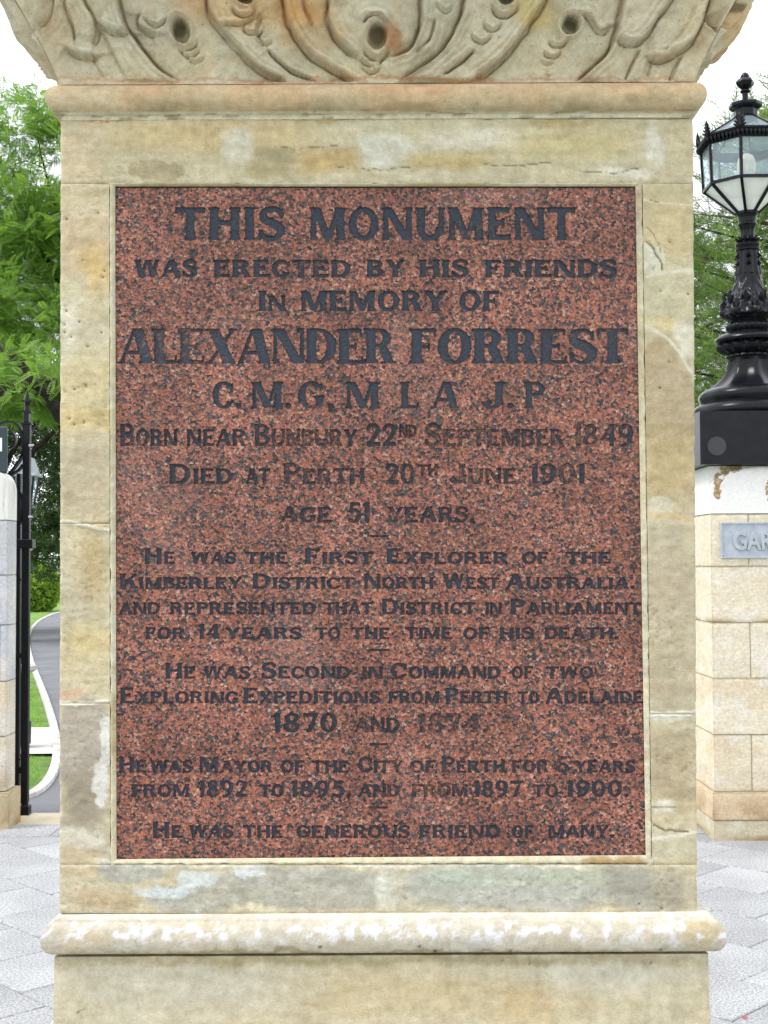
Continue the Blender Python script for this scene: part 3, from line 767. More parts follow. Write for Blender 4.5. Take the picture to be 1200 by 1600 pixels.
# (points, groove depth mm, width px, step mm (+ = right-hand side raised), reach px)
GROOVES = [
 ([(96, -80), (102, 0), (113, 38), (118, 66)], 3.0, 4, 1.5, 16), ([(120, -60), (131, 0), (149, 36), (146, 70)], 3.4, 4, -2.0, 16),
 ([(149, 36), (163, 56), (180, 90), (197, 119)], 1.8, 3, 1.2, 18), ([(172, -70), (185, 0), (194, 36), (208, 56), (222, 76), (242, 101), (274, 125)], 5.0, 4.5, -3.0, 26),
 ([(103, 74), (118, 86), (136, 90), (153, 86)], 2.6, 3, 2.5, 14), ([(152, 36), (168, 48), (186, 53), (204, 49)], 2.8, 3, 2.5, 14),
 ([(143, 88), (152, 104), (162, 121)], 1.2, 2.2, .6, 10),
 ([(322, -20), (326, 18), (345, 46), (372, 76), (400, 104), (444, 125)], 4.0, 5, 3.0, 30), ([(418, 78), (430, 90), (452, 107), (487, 122)], 4.5, 3.2, 1.5, 12),
 ([(436, -80), (442, 0), (454, 44), (480, 80), (520, 108), (556, 126)], 5.5, 4.5, 3.2, 30), ([(520, -60), (513, 0), (513, 32), (526, 64), (560, 90)], 4.5, 5, 3.0, 20),
 ([(470, -20), (476, 20), (488, 42)], 2.4, 4, -1.5, 12),
 ([(650, -70), (657, 0), (655, 42), (640, 74), (612, 89)], 5.0, 5, 3.2, 24), ([(740, -70), (726, 0), (715, 36), (690, 80), (660, 105), (630, 122)], 6.0, 5.5, 3.5, 30),
 ([(680, 30), (672, 60), (652, 82)], 2.2, 3.5, 1.4, 12), ([(740, 80), (726, 94), (692, 118)], 4.8, 3.6, -1.4, 12),
 ([(880, -70), (851, 0), (829, 35), (800, 75), (770, 105), (741, 124)], 5.2, 4.5, -3.4, 30), ([(994, -60), (974, 0), (964, 46), (950, 80), (925, 106), (902, 125)], 5.0, 5, 3.2, 26),
 ([(962, 64), (984, 71), (1005, 62), (1021, 40), (1048, 0), (1080, -60)], 4.2, 3.6, 3.2, 18), ([(1009, 88), (1036, 92), (1070, 76), (1094, 44), (1108, 0), (1118, -50)], 4.2, 3.6, 3.4, 18),
 ([(1000, 78), (990, 100), (977, 126)], 2.4, 2.6, 1.0, 12), ([(1020, 96), (1012, 120)], 1.4, 2.2, .8, 10), ([(1066, 88), (1056, 110), (1049, 126)], 2.2, 2.6, 1.5, 14),
 ([(1101, 20), (1110, 40), (1124, 52), (1140, 58)], 4.0, 3.5, -4.0, 20), ([(84, -30), (82, 22), (70, 42), (46, 48)], 3.4, 3.5, 3.5, 20),
 ([(1035, 20), (1010, 50), (996, 62)], 1.6, 3, 1, 10), ([(1088, 10), (1068, 50), (1040, 80)], 1.6, 3, 1, 10), ([(218, 20), (214, 36), (226, 47), (243, 50)], 3.2, 3.5, 2.4, 14),
 ([(345, 40), (380, 38), (402, 22)], 2.0, 3, 1.5, 10), ([(405, 20), (400, 50), (412, 68)], 2.4, 3.5, -1.4, 12),
 ([(905, 18), (920, 24), (938, 46), (955, 38)], 3.0, 3.2, 2.0, 12), ([(568, 36), (574, 26), (590, 22), (606, 34)], 2.6, 3, 2.0, 10),
]
GROOVES = [(smoothpts(p), a, w, s_, r) for p, a, w, s_, r in GROOVES]
EYES = [(281, 45, 14, 22, -.25), (589, 54, 16, 24, .1), (892, 36, 14, 18, .6), (382, -6, 13, 14, 0), (791, -5, 15, 16, 0), (640, -60, 12, 16, 0)]
# crescents under each eye (u,v,r,depth mm)
CRES = [(290, 62, 17, 3), (296, 73, 15, 2.6), (305, 84, 12, 2.2), (588, 76, 18, 3.0), (582, 88, 15, 2.6), (580, 100, 14, 2.6), (872, 58, 14, 3.6), (863, 76, 13, 3.2), (855, 90, 9, 2.4),
        (380, 12, 17, 3.4), (394, 40, 16, 3.2), (412, 58, 12, 2.6), (788, 10, 20, 4), (768, 38, 13, 3.2), (751, 56, 15, 3.2), (694, 4, 13, 2.6), (858, 112, 6, 1.6), (242, 24, 16, 2.4)]
def cap_relief(u, v):
    h = np.zeros(u.shape); w2 = u + 3 * (fbm(u / 22, v / 22, 3, 51) - .5) * 2; v2 = v + 3 * (fbm(u / 22 + 7, v / 22, 3, 52) - .5) * 2
    lo, hi = u.min(), u.max()
    for pts, a, w, st, reach in GROOVES:
        d, sg, t = seg_info(w2, v2, pts)
        fade = smooth(-.02, .10, t) * (1 - .6 * smooth(.85, 1.0, t))
        h += .00034 * a * np.cos(2 * np.pi * d / (6.5 + .10 * d)) * np.exp(-((d - 11) / 13) ** 2) * fade * (sg * st > 0)
        h += -.0030 * a * np.exp(-(d / (w * .62)) ** 2) * fade + .0046 * st * sg * np.exp(-d / (reach * 1.35)) * (1 - np.exp(-(d / (w * .32)) ** 2)) * fade
    for (a, b, rx, ry, rot) in EYES:
        du = w2 - a; dv = v2 - b; c_, s_ = math.cos(rot), math.sin(rot)
        q = np.hypot((du * c_ + dv * s_) / rx, (-du * s_ + dv * c_) / ry)
        h += -.030 * (1 - smooth(.72, 1.02, q)) + .009 * np.exp(-((q - 1.30) / .22) ** 2)
    for (a, b, r, dep) in CRES:
        du = w2 - a; dv = v2 - b; q = np.hypot(du, dv)
        low = smooth(-.2, .55, dv / np.maximum(q, 1))
        h += -.0030 * dep * np.exp(-((q - r) / 2.3) ** 2) * low + .0022 * dep * np.exp(-((q - r * .68) / 4) ** 2) * low
    h += .0018 * (fbm(u / 50, v / 40, 4, 53) - .5) * 2 + .0007 * (fbm(u / 7, v / 7, 3, 54) - .5) * 2
    # fine vein scratches running down the leaves
    h += .0005 * np.sin((u * .9 + v * .55) / 3.1 + 6 * fbm(u / 60, v / 60, 2, 59)) * smooth(.45, .6, fbm(u / 80, v / 80, 2, 58))
    return h * smooth(130, 123, v)
def col_cap(u, v, side):
    c = stain(u, v, (196, 184, 150), [(90, 60, 30, 60, (196, 178, 142), .6), (400, 16, 100, 30, (200, 170, 122), .7), (470, 30, 34, 36, (202, 158, 102), .6), (300, 10, 34, 18, (196, 162, 118), .7),
              (500, 60, 60, 22, (190, 168, 128), .6), (230, 40, 60, 40, (190, 180, 150), .6), (1080, 70, 60, 60, (203, 186, 148), .6), (840, 12, 30, 30, (200, 176, 110), .5), (1000, 30, 60, 40, (200, 188, 156), .6), (612, 60, 12, 26, (180, 140, 98), .6), (600, 125, 560, 3, (184, 146, 108), .6)], seed=24)
    lich = smooth(.45, .7, fbm(u / 60, v / 60, 4, 91))[..., None]
    c = c * (1 - .4 * lich) + np.array(s2l((190, 186, 158))) * .4 * lich
    k = smooth(.60, .72, fbm(u / 26, v / 26, 5, 92))[..., None]
    c = c * (1 - .2 * k) + np.array(s2l((192, 152, 108))) * .2 * k
    for pts, a, w, st, reach in GROOVES:      # brown painted into the deep cuts as occlusion shade
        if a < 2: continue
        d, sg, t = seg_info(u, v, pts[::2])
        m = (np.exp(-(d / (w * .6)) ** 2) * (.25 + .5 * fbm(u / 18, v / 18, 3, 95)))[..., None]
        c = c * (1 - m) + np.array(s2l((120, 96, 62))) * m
    for (a, b, rx, ry, rot) in EYES:  # recess shade painted into the eye holes as well
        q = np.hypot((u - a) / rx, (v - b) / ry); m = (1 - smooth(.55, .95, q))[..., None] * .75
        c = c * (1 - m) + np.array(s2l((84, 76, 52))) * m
    return c * ALB * np.array([1.20, 1.21, 1.26])
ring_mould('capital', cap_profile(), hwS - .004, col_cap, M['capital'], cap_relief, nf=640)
zt_ = zc0 + .30
b = MB(); b.box(xc - .728, xc + .728, S0 - .183, S1 + .183, zt_ + .002, zt_ + .09, .012).build('abacus', M['mortar'], mon)

# ------------------------------------------------------------------ plaque
PD = S0 + .006
TLu, TRu, BLu, BRu = 180.5, 992.5, 182.5, 1008.5
def plL(v): return lerp(TLu, BLu, (v - 294) / 1046)
def plR(v): return lerp(TRu, BRu, (v - 293) / 1044)
pt, pb = 293.5, 1339.0
# mortar bead between plaque and facing stone
def bead(side):
    V = []; n = 420; m = 9
    for i in range(n + 1):
        t = i / n
        for k in range(m):
            q = k / (m - 1)
            if side in 'LR':
                v = lerp(287, 1350.5, t); inn = plL(v) if side == 'L' else plR(v); out = innL(v) if side == 'L' else innR(v)
                wob = 1.6 * (mnoise.fractal(Vector((v / 24, 3 if side == 'L' else 9, 0)), 1, 2, 4)); u = lerp(inn, out + (wob if side == 'L' else -wob) * 1.5, q)
                uu, vv = u, v
            else:
                u = lerp(innL(300), innR(300), t) if side == 'T' else lerp(innL(1350), innR(1350), t)
                inn, out = (pt + (-1.5 + 0 * t), 286) if side == 'T' else (lerp(1342, 1335.5, t), 1350.5)
                wob = 1.6 * (mnoise.fractal(Vector((u / 24, 13 if side == 'T' else 19, 0)), 1, 2, 4))
                uu, vv = u, lerp(inn, out + (wob if side == 'T' else -wob) * 1.5, q)
            p = P(uu, vv, PD); h = .0005 + .0075 * math.sin(math.pi * min(1, q * .62 + .12)) - .006 * max(0, q - .8) * 5
            p[1] = PD + .0012 - h * 1.0 - .0006 * mnoise.fractal(Vector((uu / 9, vv / 9, 2)), 1, 2, 3)
            V.append(p)
    Fc = [(i * m + k, i * m + k + 1, (i + 1) * m + k + 1, (i + 1) * m + k) for i in range(n) for k in range(m - 1)]
    if side in 'LB': Fc = [f[::-1] for f in Fc]
    if side in 'LB': pass
    V = np.array(V); bu, bv = UV(V); cb_ = stain(bu, bv, (217, 208, 172), [(300, 291, 120, 8, (196, 182, 138), .5), (700, 291, 80, 8, (190, 178, 132), .5), (1000, 300, 8, 60, (205, 186, 150), .5), (960, 1345, 50, 8, (190, 162, 112), .3), (1008, 560, 8, 60, (204, 190, 150), .5), (176, 700, 8, 90, (204, 194, 158), .5), (176, 1150, 8, 60, (200, 184, 140), .5)], seed=33) * ALB
    cb_ = cb_ * (.80 + .34 * fbm(bu / 9, bv / 9, 4, 34))[..., None]
    me = npmesh('mortar_bead', V, np.array(Fc), M['carved'], True, cb_); link('mortar_bead', me, mon)
for s_ in 'LRTB': bead(s_)

# ---- carved lettering: outlines rasterised from strokes then traced
class Glyph:
    N = 60
    def __init__(g, W_):
        g.W = W_; g.pad = .14; N = g.N
        g.nx = int((W_ + 2 * g.pad) * N); g.ny = int((1 + 2 * g.pad + .16) * N)
        x = (np.arange(g.nx) + .5) / N - g.pad; y = (np.arange(g.ny) + .5) / N - g.pad - .16
        g.x, g.y = np.meshgrid(x, y); g.m = np.zeros(g.x.shape, bool)
    def poly(g, pts, val=True):
        ins = np.zeros(g.x.shape, bool); n = len(pts)
        for i in range(n):
            x0, y0 = pts[i]; x1, y1 = pts[(i + 1) % n]
            if y0 == y1: continue
            c = ((y0 > g.y) != (y1 > g.y)) & (g.x < (x1 - x0) * (g.y - y0) / (y1 - y0) + x0); ins ^= c
        g.m[ins] = val; return g
    def rect(g, x0, y0, x1, y1): return g.poly([(x0, y0), (x1, y0), (x1, y1), (x0, y1)])
    def diag(g, x0, y0, x1, y1, w): return g.poly([(x0, y0), (x0 + w, y0), (x1 + w, y1), (x1, y1)])
    def ring(g, cx, cy, rx, ry, tx, ty, cond=None):
        o = ((g.x - cx) / rx) ** 2 + ((g.y - cy) / ry) ** 2 <= 1; i = ((g.x - cx) / (rx - tx)) ** 2 + ((g.y - cy) / (ry - ty)) ** 2 <= 1
        m = o & ~i
        if cond is not None: m &= cond(g.x, g.y)
        g.m |= m; return g
    def stroke(g, pts, ws):
        p = resample(pts, 40); w = np.interp(np.linspace(0, 1, 40), np.linspace(0, 1, len(ws)), ws)
        for (a, b), (c, e), r in zip(p[:-1], p[1:], w):
            dx, dy = c - a, e - b; L = dx * dx + dy * dy + 1e-9
            t = np.clip(((g.x - a) * dx + (g.y - b) * dy) / L, 0, 1)
            g.m |= np.hypot(g.x - a - t * dx, g.y - b - t * dy) < r / 2
        return g
    def contours(g, blur=1):
        f = g.m.astype(float)
        for _ in range(2):
            f = (np.roll(f, 1, 0) + np.roll(f, -1, 0) + f * 2) / 4; f = (np.roll(f, 1, 1) + np.roll(f, -1, 1) + f * 2) / 4
        f = f - .5; f[0, :] = f[-1, :] = -.5; f[:, 0] = f[:, -1] = -.5
        nxt = {}
        def pt(i, j, k, l):
            a, b = f[i, j], f[k, l]; t = a / (a - b); return (j + (l - j) * t, i + (k - i) * t)
        s = f > 0
        code = s[:-1, :-1] * 1 + s[:-1, 1:] * 2 + s[1:, 1:] * 4 + s[1:, :-1] * 8
        for i, j in zip(*np.nonzero((code > 0) & (code < 15))):
            c = code[i, j]; e = {'b': ((i, j), (i, j + 1)), 'r': ((i, j + 1), (i + 1, j + 1)), 't': ((i + 1, j), (i + 1, j + 1)), 'l': ((i, j), (i + 1, j))}
            segs = {1: 'bl', 2: 'rb', 3: 'rl', 4: 'tr', 5: 'bltr', 6: 'tb', 7: 'tl', 8: 'lt', 9: 'bt', 10: 'rblt', 11: 'rt', 12: 'lr', 13: 'br', 14: 'lb'}[c]
            for q in range(0, len(segs), 2): nxt[e[segs[q]]] = (e[segs[q + 1]])
        out = []; seen_ = set()
        for k0 in list(nxt):
            if k0 in seen_: continue
            lp = []; k = k0
            while k not in seen_ and k in nxt:
                seen_.add(k); (a, b), (c, d) = k; lp.append(pt(a, b, c, d)); k = nxt[k]
            if len(lp) > 6: out.append(np.array([((x + .5) / g.N - g.pad, (y + .5) / g.N - g.pad - .16) for x, y in lp]))
        return [simplify(c, .007) for c in out]
def simplify(p, eps):
    n = len(p); a = 0; b = int(np.argmax(np.hypot(*(p - p[0]).T)))
    def dp(i, j, q):
        if j <= i + 1: return []
        A, B = q[i], q[j]; d = B - A; L = math.hypot(*d) + 1e-9; s_ = q[i + 1:j]
        dist = np.abs((s_[:, 0] - A[0]) * d[1] - (s_[:, 1] - A[1]) * d[0]) / L; k = int(np.argmax(dist))
        if dist[k] < eps: return []
        k += i + 1; return dp(i, k, q) + [k] + dp(k, j, q)
    q = np.vstack([p, p[:1]])
    keep = [0] + dp(0, b, q) + [b] + dp(b, n, q); return q[keep]

def make_glyph(ch, T, t, sf, sh):
    """T thick stem, t thin stroke, sf serif overhang, sh serif thickness"""
    def G_(w): return Glyph(w)
    def stem(g, x, y0=0., y1=1., w=T, lo=True, hi=True):
        g.rect(x, y0, x + w, y1)
        for on, y, d in ((lo, y0, 1), (hi, y1, -1)):
            if on and sf: g.poly([(x - sf, y), (x + w + sf, y), (x + w + sf, y + d * sh), (x + w, y + d * (sh + sf * .7)), (x, y + d * (sh + sf * .7)), (x - sf, y + d * sh)])
    def tip(g, x, y, d, h=.14):       # arm end serif
        if sf: g.poly([(x - t * .9, y), (x, y), (x, y + d * (h + sf)), (x - t * .35, y + d * (h + sf))])
    def foot(g, x, y, d, w):
        if sf: g.poly([(x - sf, y), (x + w + sf, y), (x + w + sf, y + d * sh), (x - sf, y + d * sh)])
    if ch == 'A':
        g = G_(.98); g.diag(.02, 0, .42 - t * .2, 1, t * 1.1); g.diag(.98 - T * 1.15, 0, .40, 1, T * 1.12); g.rect(.2, .27, .75, .27 + t); foot(g, .02, 0, 1, t); foot(g, .98 - T * 1.1, 0, 1, T)
    elif ch == 'B':
        g = G_(.80); stem(g, .04)
        g.ring(.40, .745, .34, .255, T * .85, t, lambda x, y: x > .36).ring(.42, .27, .38, .27, T * .95, t, lambda x, y: x > .38)
        for y in (0, .49, 1 - t): g.rect(.04 + T * .5, y, .42, y + t)
    elif ch == 'C':
        g = G_(.86); g.ring(.45, .5, .44, .52, T, t, lambda x, y: (x < .62) | (np.abs(y - .5) > .22 + (x - .62) * .3)); g.poly([(.72, .62), (.84, .62), (.84, .97), (.74, .86)])
        g.poly([(.74, .20), (.86, .24), (.80, .30), (.72, .28)])
        g.m[(g.x > .885)] = False
    elif ch == 'D':
        g = G_(.92); stem(g, .04); g.ring(.40, .5, .50, .5, T, t, lambda x, y: x > .38); g.rect(.04, 0, .42, t); g.rect(.04, 1 - t, .42, 1)
    elif ch == 'E':
        g = G_(.76); stem(g, .04); g.rect(.04, 0, .74, t); g.rect(.04, 1 - t, .70, 1); g.rect(.04, .45, .54, .45 + t); tip(g, .74, 0, 1); tip(g, .70, 1, -1)
        if sf: g.rect(.54 - t * .5, .38, .54, .52 + t)
    elif ch == 'F':
        g = G_(.72); stem(g, .04); g.rect(.04, 1 - t, .70, 1); g.rect(.04, .43, .54, .43 + t); tip(g, .70, 1, -1)
        if sf: g.rect(.54 - t * .5, .36, .54, .50 + t)
    elif ch == 'G':
        g = G_(.92); g.ring(.46, .5, .45, .52, T, t, lambda x, y: (x < .60) | (y < .30) | (y > .76)); g.rect(.86 - T, .08, .86, .46); g.rect(.56, .46 - t, .90, .46); g.poly([(.74, .66), (.85, .66), (.85, .95), (.76, .86)]); g.m[g.x > .92] = False
    elif ch == 'H':
        g = G_(.92); stem(g, .04); stem(g, .88 - T); g.rect(.1, .45, .8, .45 + t)
    elif ch == 'I':
        g = G_(T + .08); stem(g, .04)
    elif ch == 'J':
        g = G_(.62); stem(g, .58 - T, .22, 1, lo=False); g.ring(.58 - T - .12 + .0, .24, .12 + T, .25, T * .98, t, lambda x, y: y < .25); g.ring(.13, .22, .10, .10, .099, .099)
    elif ch == 'K':
        g = G_(.90); stem(g, .04); g.diag(.2, .36, .72, 1, t * 1.25); g.diag(.88 - T * 1.2, 0, .36, .62, T * 1.2); foot(g, .88 - T * 1.1, 0, 1, T); foot(g, .70, 1, -1, t)
    elif ch == 'L':
        g = G_(.72); stem(g, .04); g.rect(.04, 0, .70, t); tip(g, .70, 0, 1, .18)
    elif ch == 'M':
        g = G_(1.12); stem(g, .04, w=t * 1.05); stem(g, 1.08 - T); g.diag(.56 - T * .45, .02, .06, 1, T * 1.05); g.diag(.56 - t * .3, .02, 1.06 - T, 1, t * 1.05)
    elif ch == 'N':
        g = G_(.96); stem(g, .04, w=t * 1.1); stem(g, .92 - t * 1.1, w=t * 1.1); g.diag(.92 - T * 1.15, 0, .04, 1, T * 1.12)
    elif ch in 'O0':
        w = .94 if ch == 'O' else .74
        g = G_(w); g.ring(w / 2, .5, w / 2 - .01, .52, T * (1 if ch == 'O' else .9), t)
    elif ch in 'PR':
        g = G_(.78 if ch == 'P' else .88); stem(g, .04); g.ring(.40, .73, .37, .27, T * .9, t, lambda x, y: x > .36)
        for y in (.46, 1 - t): g.rect(.04 + T * .5, y, .42, y + t)
        if ch == 'R': g.diag(.86 - T, 0, .38, .50, T); foot(g, .84 - T, 0, 1, T)
    elif ch == 'S':
        g = G_(.74); g.stroke([(.66, .80), (.52, .95), (.34, .955), (.15, .86), (.14, .66), (.36, .54), (.58, .42), (.63, .22), (.46, .05), (.27, .04), (.07, .17)], [t, t, t * 1.1, T * .75, T * .9, T * 1.08, T * 1.05, T * .8, t, t, t])
        if sf: g.poly([(.60, .68), (.70, .68), (.70, 1.0), (.64, .90)]).poly([(.03, .32), (.12, .32), (.12, .1), (.03, 0)])
    elif ch == 'T':
        g = G_(.86); stem(g, .43 - T / 2, hi=False); g.rect(.02, 1 - t, .84, 1)
        g.poly([(.0, 1), (.12, 1), (.10, 1 - t), (.0, .86 - sf)]).poly([(.86, 1), (.74, 1), (.76, 1 - t), (.86, .86 - sf)])
    elif ch == 'U':
        g = G_(.92); stem(g, .04, .34, 1, lo=False); stem(g, .88 - t, .34, 1, w=t, lo=False); g.ring(.46, .36, .42, .38, T, t, lambda x, y: y < .38)
        g.rect(.04, .30, .04 + T, .5)
    elif ch == 'W':
        g = G_(1.28); g.diag(.34 - T * .4, 0, .04, 1, T); g.diag(.34 - t * .4, 0, .64 - t * .5, 1, t * 1.05); g.diag(.92 - T * .4, 0, .60, 1, T); g.diag(.92 - t * .4, 0, 1.22 - t, 1, t * 1.05)
        foot(g, .04, 1, -1, T); foot(g, .60, 1, -1, T); foot(g, 1.22 - t, 1, -1, t)
    elif ch == 'X':
        g = G_(.90); g.diag(.86 - T * 1.2, 0, .04, 1, T * 1.2); g.diag(.04, 0, .84 - t, 1, t * 1.2); foot(g, .04, 0, 1, t); foot(g, .84 - T, 0, 1, T); foot(g, .04, 1, -1, T); foot(g, .82 - t, 1, -1, t)
    elif ch == 'Y':
        g = G_(.92); g.rect(.46 - T / 2, 0, .46 + T / 2, .46); g.diag(.46 - T / 2, .42, .02, 1, T * 1.12); g.diag(.46 + T / 2 - t * 1.4, .42, .86 - t, 1, t * 1.3); foot(g, .46 - T / 2, 0, 1, T); foot(g, .04, 1, -1, T); foot(g, .86 - t, 1, -1, t)
    elif ch == '1':
        g = G_(.34); g.rect(.10, 0, .10 + T * .95, 1); g.poly([(.10, 1), (-.02, .88), (-.02, .80), (.12, .86)])
    elif ch == '2':
        g = G_(.72); g.stroke([(.10, .76), (.20, .93), (.38, .955), (.56, .86), (.58, .68), (.44, .42), (.14, .08)], [t, t, t, T * .8, T, T * .7, t]); g.rect(.06, 0, .68, t * 1.25)
    elif ch == '4':
        g = G_(.78); g.rect(.46, 0, .46 + T * .9, 1); g.rect(.02, .24, .76, .24 + t); g.diag(.02, .26, .48, 1, t * 1.2)
    elif ch == '5':
        g = G_(.70); g.rect(.14, .52, .14 + t, 1); g.rect(.14, 1 - t * 1.1, .62, 1); g.stroke([(.16, .56), (.34, .63), (.54, .54), (.60, .32), (.48, .10), (.28, .04), (.09, .14)], [t, t, T * .7, T, T * .7, t, t])
    elif ch == '6':
        g = G_(.76); g.ring(.39, .31, .35, .33, T * .95, t); g.stroke([(.13, .30), (.16, .62), (.32, .88), (.58, .98)], [T * .9, T * .8, t, t])
    elif ch == '7':
        g = G_(.70); g.rect(.04, 1 - t * 1.2, .68, 1); g.poly([(.68, 1), (.68, .90), (.40, 0), (.40 - T, 0), (.56, .90)]); g.rect(.04, .82, .04 + t * .6, 1)
    elif ch == '8':
        g = G_(.74); g.ring(.37, .74, .29, .275, T * .8, t).ring(.37, .27, .35, .29, T * .9, t)
    elif ch == '9':
        g = G_(.76); g.ring(.37, .69, .35, .33, T * .95, t); g.stroke([(.63, .70), (.60, .38), (.44, .12), (.18, .02)], [T * .9, T * .8, t, t])
    elif ch == '.':
        g = G_(.24); g.ring(.12, .09, .10, .10, .099, .099)
    elif ch == ',':
        g = G_(.24); g.ring(.12, .09, .10, .10, .099, .099); g.poly([(.06, .06), (.21, .08), (.10, -.14), (.04, -.12)])
    elif ch == '-':
        g = G_(1.0); g.rect(0, 0, 1, 1)
    return g
STY = {'A': (.235, .145, .045, .05), 'B': (.27, .085, .085, .055), 'S': (.215, .135, .03, .045), 'C': (.24, .10, .06, .055)}
_GC = {}
def glyph(ch, sty):
    k = (ch, sty)
    if k not in _GC:
        g = make_glyph(ch, *STY[sty]); _GC[k] = (g.W, g.contours())
    return _GC[k]

LINES = [ # (text label, style, v cap top, v baseline, material key, [(word, u0, u1)])
 ('A', 324.5, 375, 0, [('THIS', 274, 444), ('MONUMENT', 484.5, 899)]),
 ('A', 406.5, 433, 0, [('WAS', 210, 308), ('ERECTED', 334, 548), ('BY', 572.5, 633), ('HIS', 655, 732), ('FRIENDS', 758, 963)]),
 ('A', 455, 486, 0, [('In', 404, 446), ('MEMORY', 470, 697), ('OF', 717.5, 780)]),
 ('B', 514, 568, 0, [('ALEXANDER', 186, 617), ('FORREST', 640.5, 981.5)]),
 ('C', 597, 638, 0, [('C.', 332, 378), ('M.', 393, 456), ('G,', 466, 523), ('M', 541, 593), ('L', 626, 655), ('A', 675, 716), ('J.', 758, 803), ('P', 820, 851)]),
 ('S', 663, 697, 1, [('Born', 187.5, 277), ('near', 292, 384), ('Bunbury', 397.6, 558), ('22', 572, 620), ("^ND", 624, 651), ('September', 664, 882.5), ('1849', 897, 990)]),
 ('S', 725, 756, 1, [('Died', 264.5, 363.5), ('at', 384, 422), ('Perth', 443, 570), ('20', 602, 648), ("^TH", 653, 684), ('June', 705, 806.6), ('1901', 828.6, 914)]),
 ('S', 785, 816, 1, [('age', 438.7, 517.5), ('51', 543, 578), ('years.', 605.7, 742)]),
 ('S', 857.5, 881, 0, [('He', 226, 273.7), ('was', 298.6, 369), ('the', 384, 449.7), ('First', 476, 583.5), ('Explorer', 604, 792.7), ('of', 816.5, 857), ('the', 884, 954)]),
 ('S', 897, 920, 0, [('Kimberley', 187.5, 378), ('District', 394.7, 554), ('North', 569, 677), ('West', 692, 780), ('Australia.', 790, 992)]),
 ('S', 936, 960, 0, [('and', 185.7, 250), ('represented', 266, 493.7), ('that', 506.5, 581.7), ('District', 596.5, 743), ('in', 758, 784), ('Parliament', 798, 1001.7)]),
 ('S', 975.5, 998.5, 0, [('for', 228, 289), ('14', 310, 342.6), ('years', 352, 471.7), ('to', 493.7, 532), ('the', 549, 608.6), ('time', 633, 706.5), ('of', 723.7, 765), ('his', 781, 833), ('death.', 850.6, 967)]),
 ('S', 1036, 1060, 0, [('He', 258, 305), ('was', 318, 391), ('Second', 409, 548), ('in', 566, 598), ('Command', 611, 782), ('of', 799, 833), ('two', 853, 926.5)]),
 ('S', 1075, 1099, 0, [('Exploring', 187.5, 373), ('Expeditions', 380, 594), ('from', 607.5, 686), ('Perth', 696.6, 792.7), ('to', 810, 842), ('Adelaide', 853, 1005)]),
 ('S', 1115, 1144, 1, [('1870', 427, 526.7), ('and', 554, 624.7), ('1874.', 653, 762)]),
 ('S', 1183, 1207, 0, [('He', 185.7, 228.6), ('was', 235, 301), ('Mayor', 312, 426), ('of', 438.7, 476), ('the', 487.5, 545), ('City', 559.7, 629.5), ('of', 640.5, 681), ('Perth', 690, 789), ('for', 800, 857), ('6', 868, 889), ('years', 898, 992.5)]),
 ('S', 1220, 1245, 0, [('from', 206, 295.7), ('1892', 311, 386.6), ('to', 406, 444), ('1895,', 455, 549), ('and', 559.7, 625), ('from', 644, 731), ('1897', 741, 814.7), ('to', 833, 871.5), ('1900.', 886, 982)]),
 ('S', 1284, 1309, 0, [('He', 239, 284.7), ('was', 295.7, 365), ('the', 380, 441.6), ('generous', 463.6, 640.5), ('friend', 655, 782), ('of', 800, 833), ('many.', 857, 960)]),
]
DASH = [(838, 578, 608), (1016, 575, 610), (1163, 577, 606), (1262, 577, 606)]

plaque = empty('plaque', (0, -(S1 - S0) / 2 + PD - S0, 0)); plaque.parent = mon
plaque['label'] = 'polished speckled red granite tablet'
surfV = []; surfF = []; bevV = []; bevF = []
def area(c): x, y = c[:, 0], c[:, 1]; return .5 * np.sum(x * np.roll(y, -1) - np.roll(x, -1) * y)
def offs(c, d):
    """offset closed outline outward by d (outline CCW = solid left)"""
    a = np.roll(c, 1, 0); b = np.roll(c, -1, 0)
    n1 = c - a; n2 = b - c
    n1 = np.stack([n1[:, 1], -n1[:, 0]], 1) / (np.hypot(*n1.T)[:, None] + 1e-9); n2 = np.stack([n2[:, 1], -n2[:, 0]], 1) / (np.hypot(*n2.T)[:, None] + 1e-9)
    n = n1 + n2; n /= (np.hypot(*n.T)[:, None] + 1e-6)
    k = 1 / np.clip((n * n1).sum(1), .55, 1)
    return c + n * d * k[:, None]
def put_surface(loops2d, dep, V, Fc, flip=False):
    vs = [[Vector((float(x), float(-y), 0)) for x, y in l] for l in loops2d]
    T_ = tessellate_polygon(vs); flat = [q for l in loops2d for q in l]
    b0 = len(V); pts = P([q[0] for q in flat], [q[1] for q in flat], np.full(len(flat), PD + dep))
    V.extend(pts)
    for a, b, c in T_:
        A, B, C_ = flat[a], flat[b], flat[c]
        cr = (B[0] - A[0]) * (C_[1] - A[1]) - (B[1] - A[1]) * (C_[0] - A[0])
        if abs(cr) < 1e-7: continue
        Fc.append((b0 + a, b0 + b, b0 + c) if cr < 0 else (b0 + a, b0 + c, b0 + b))
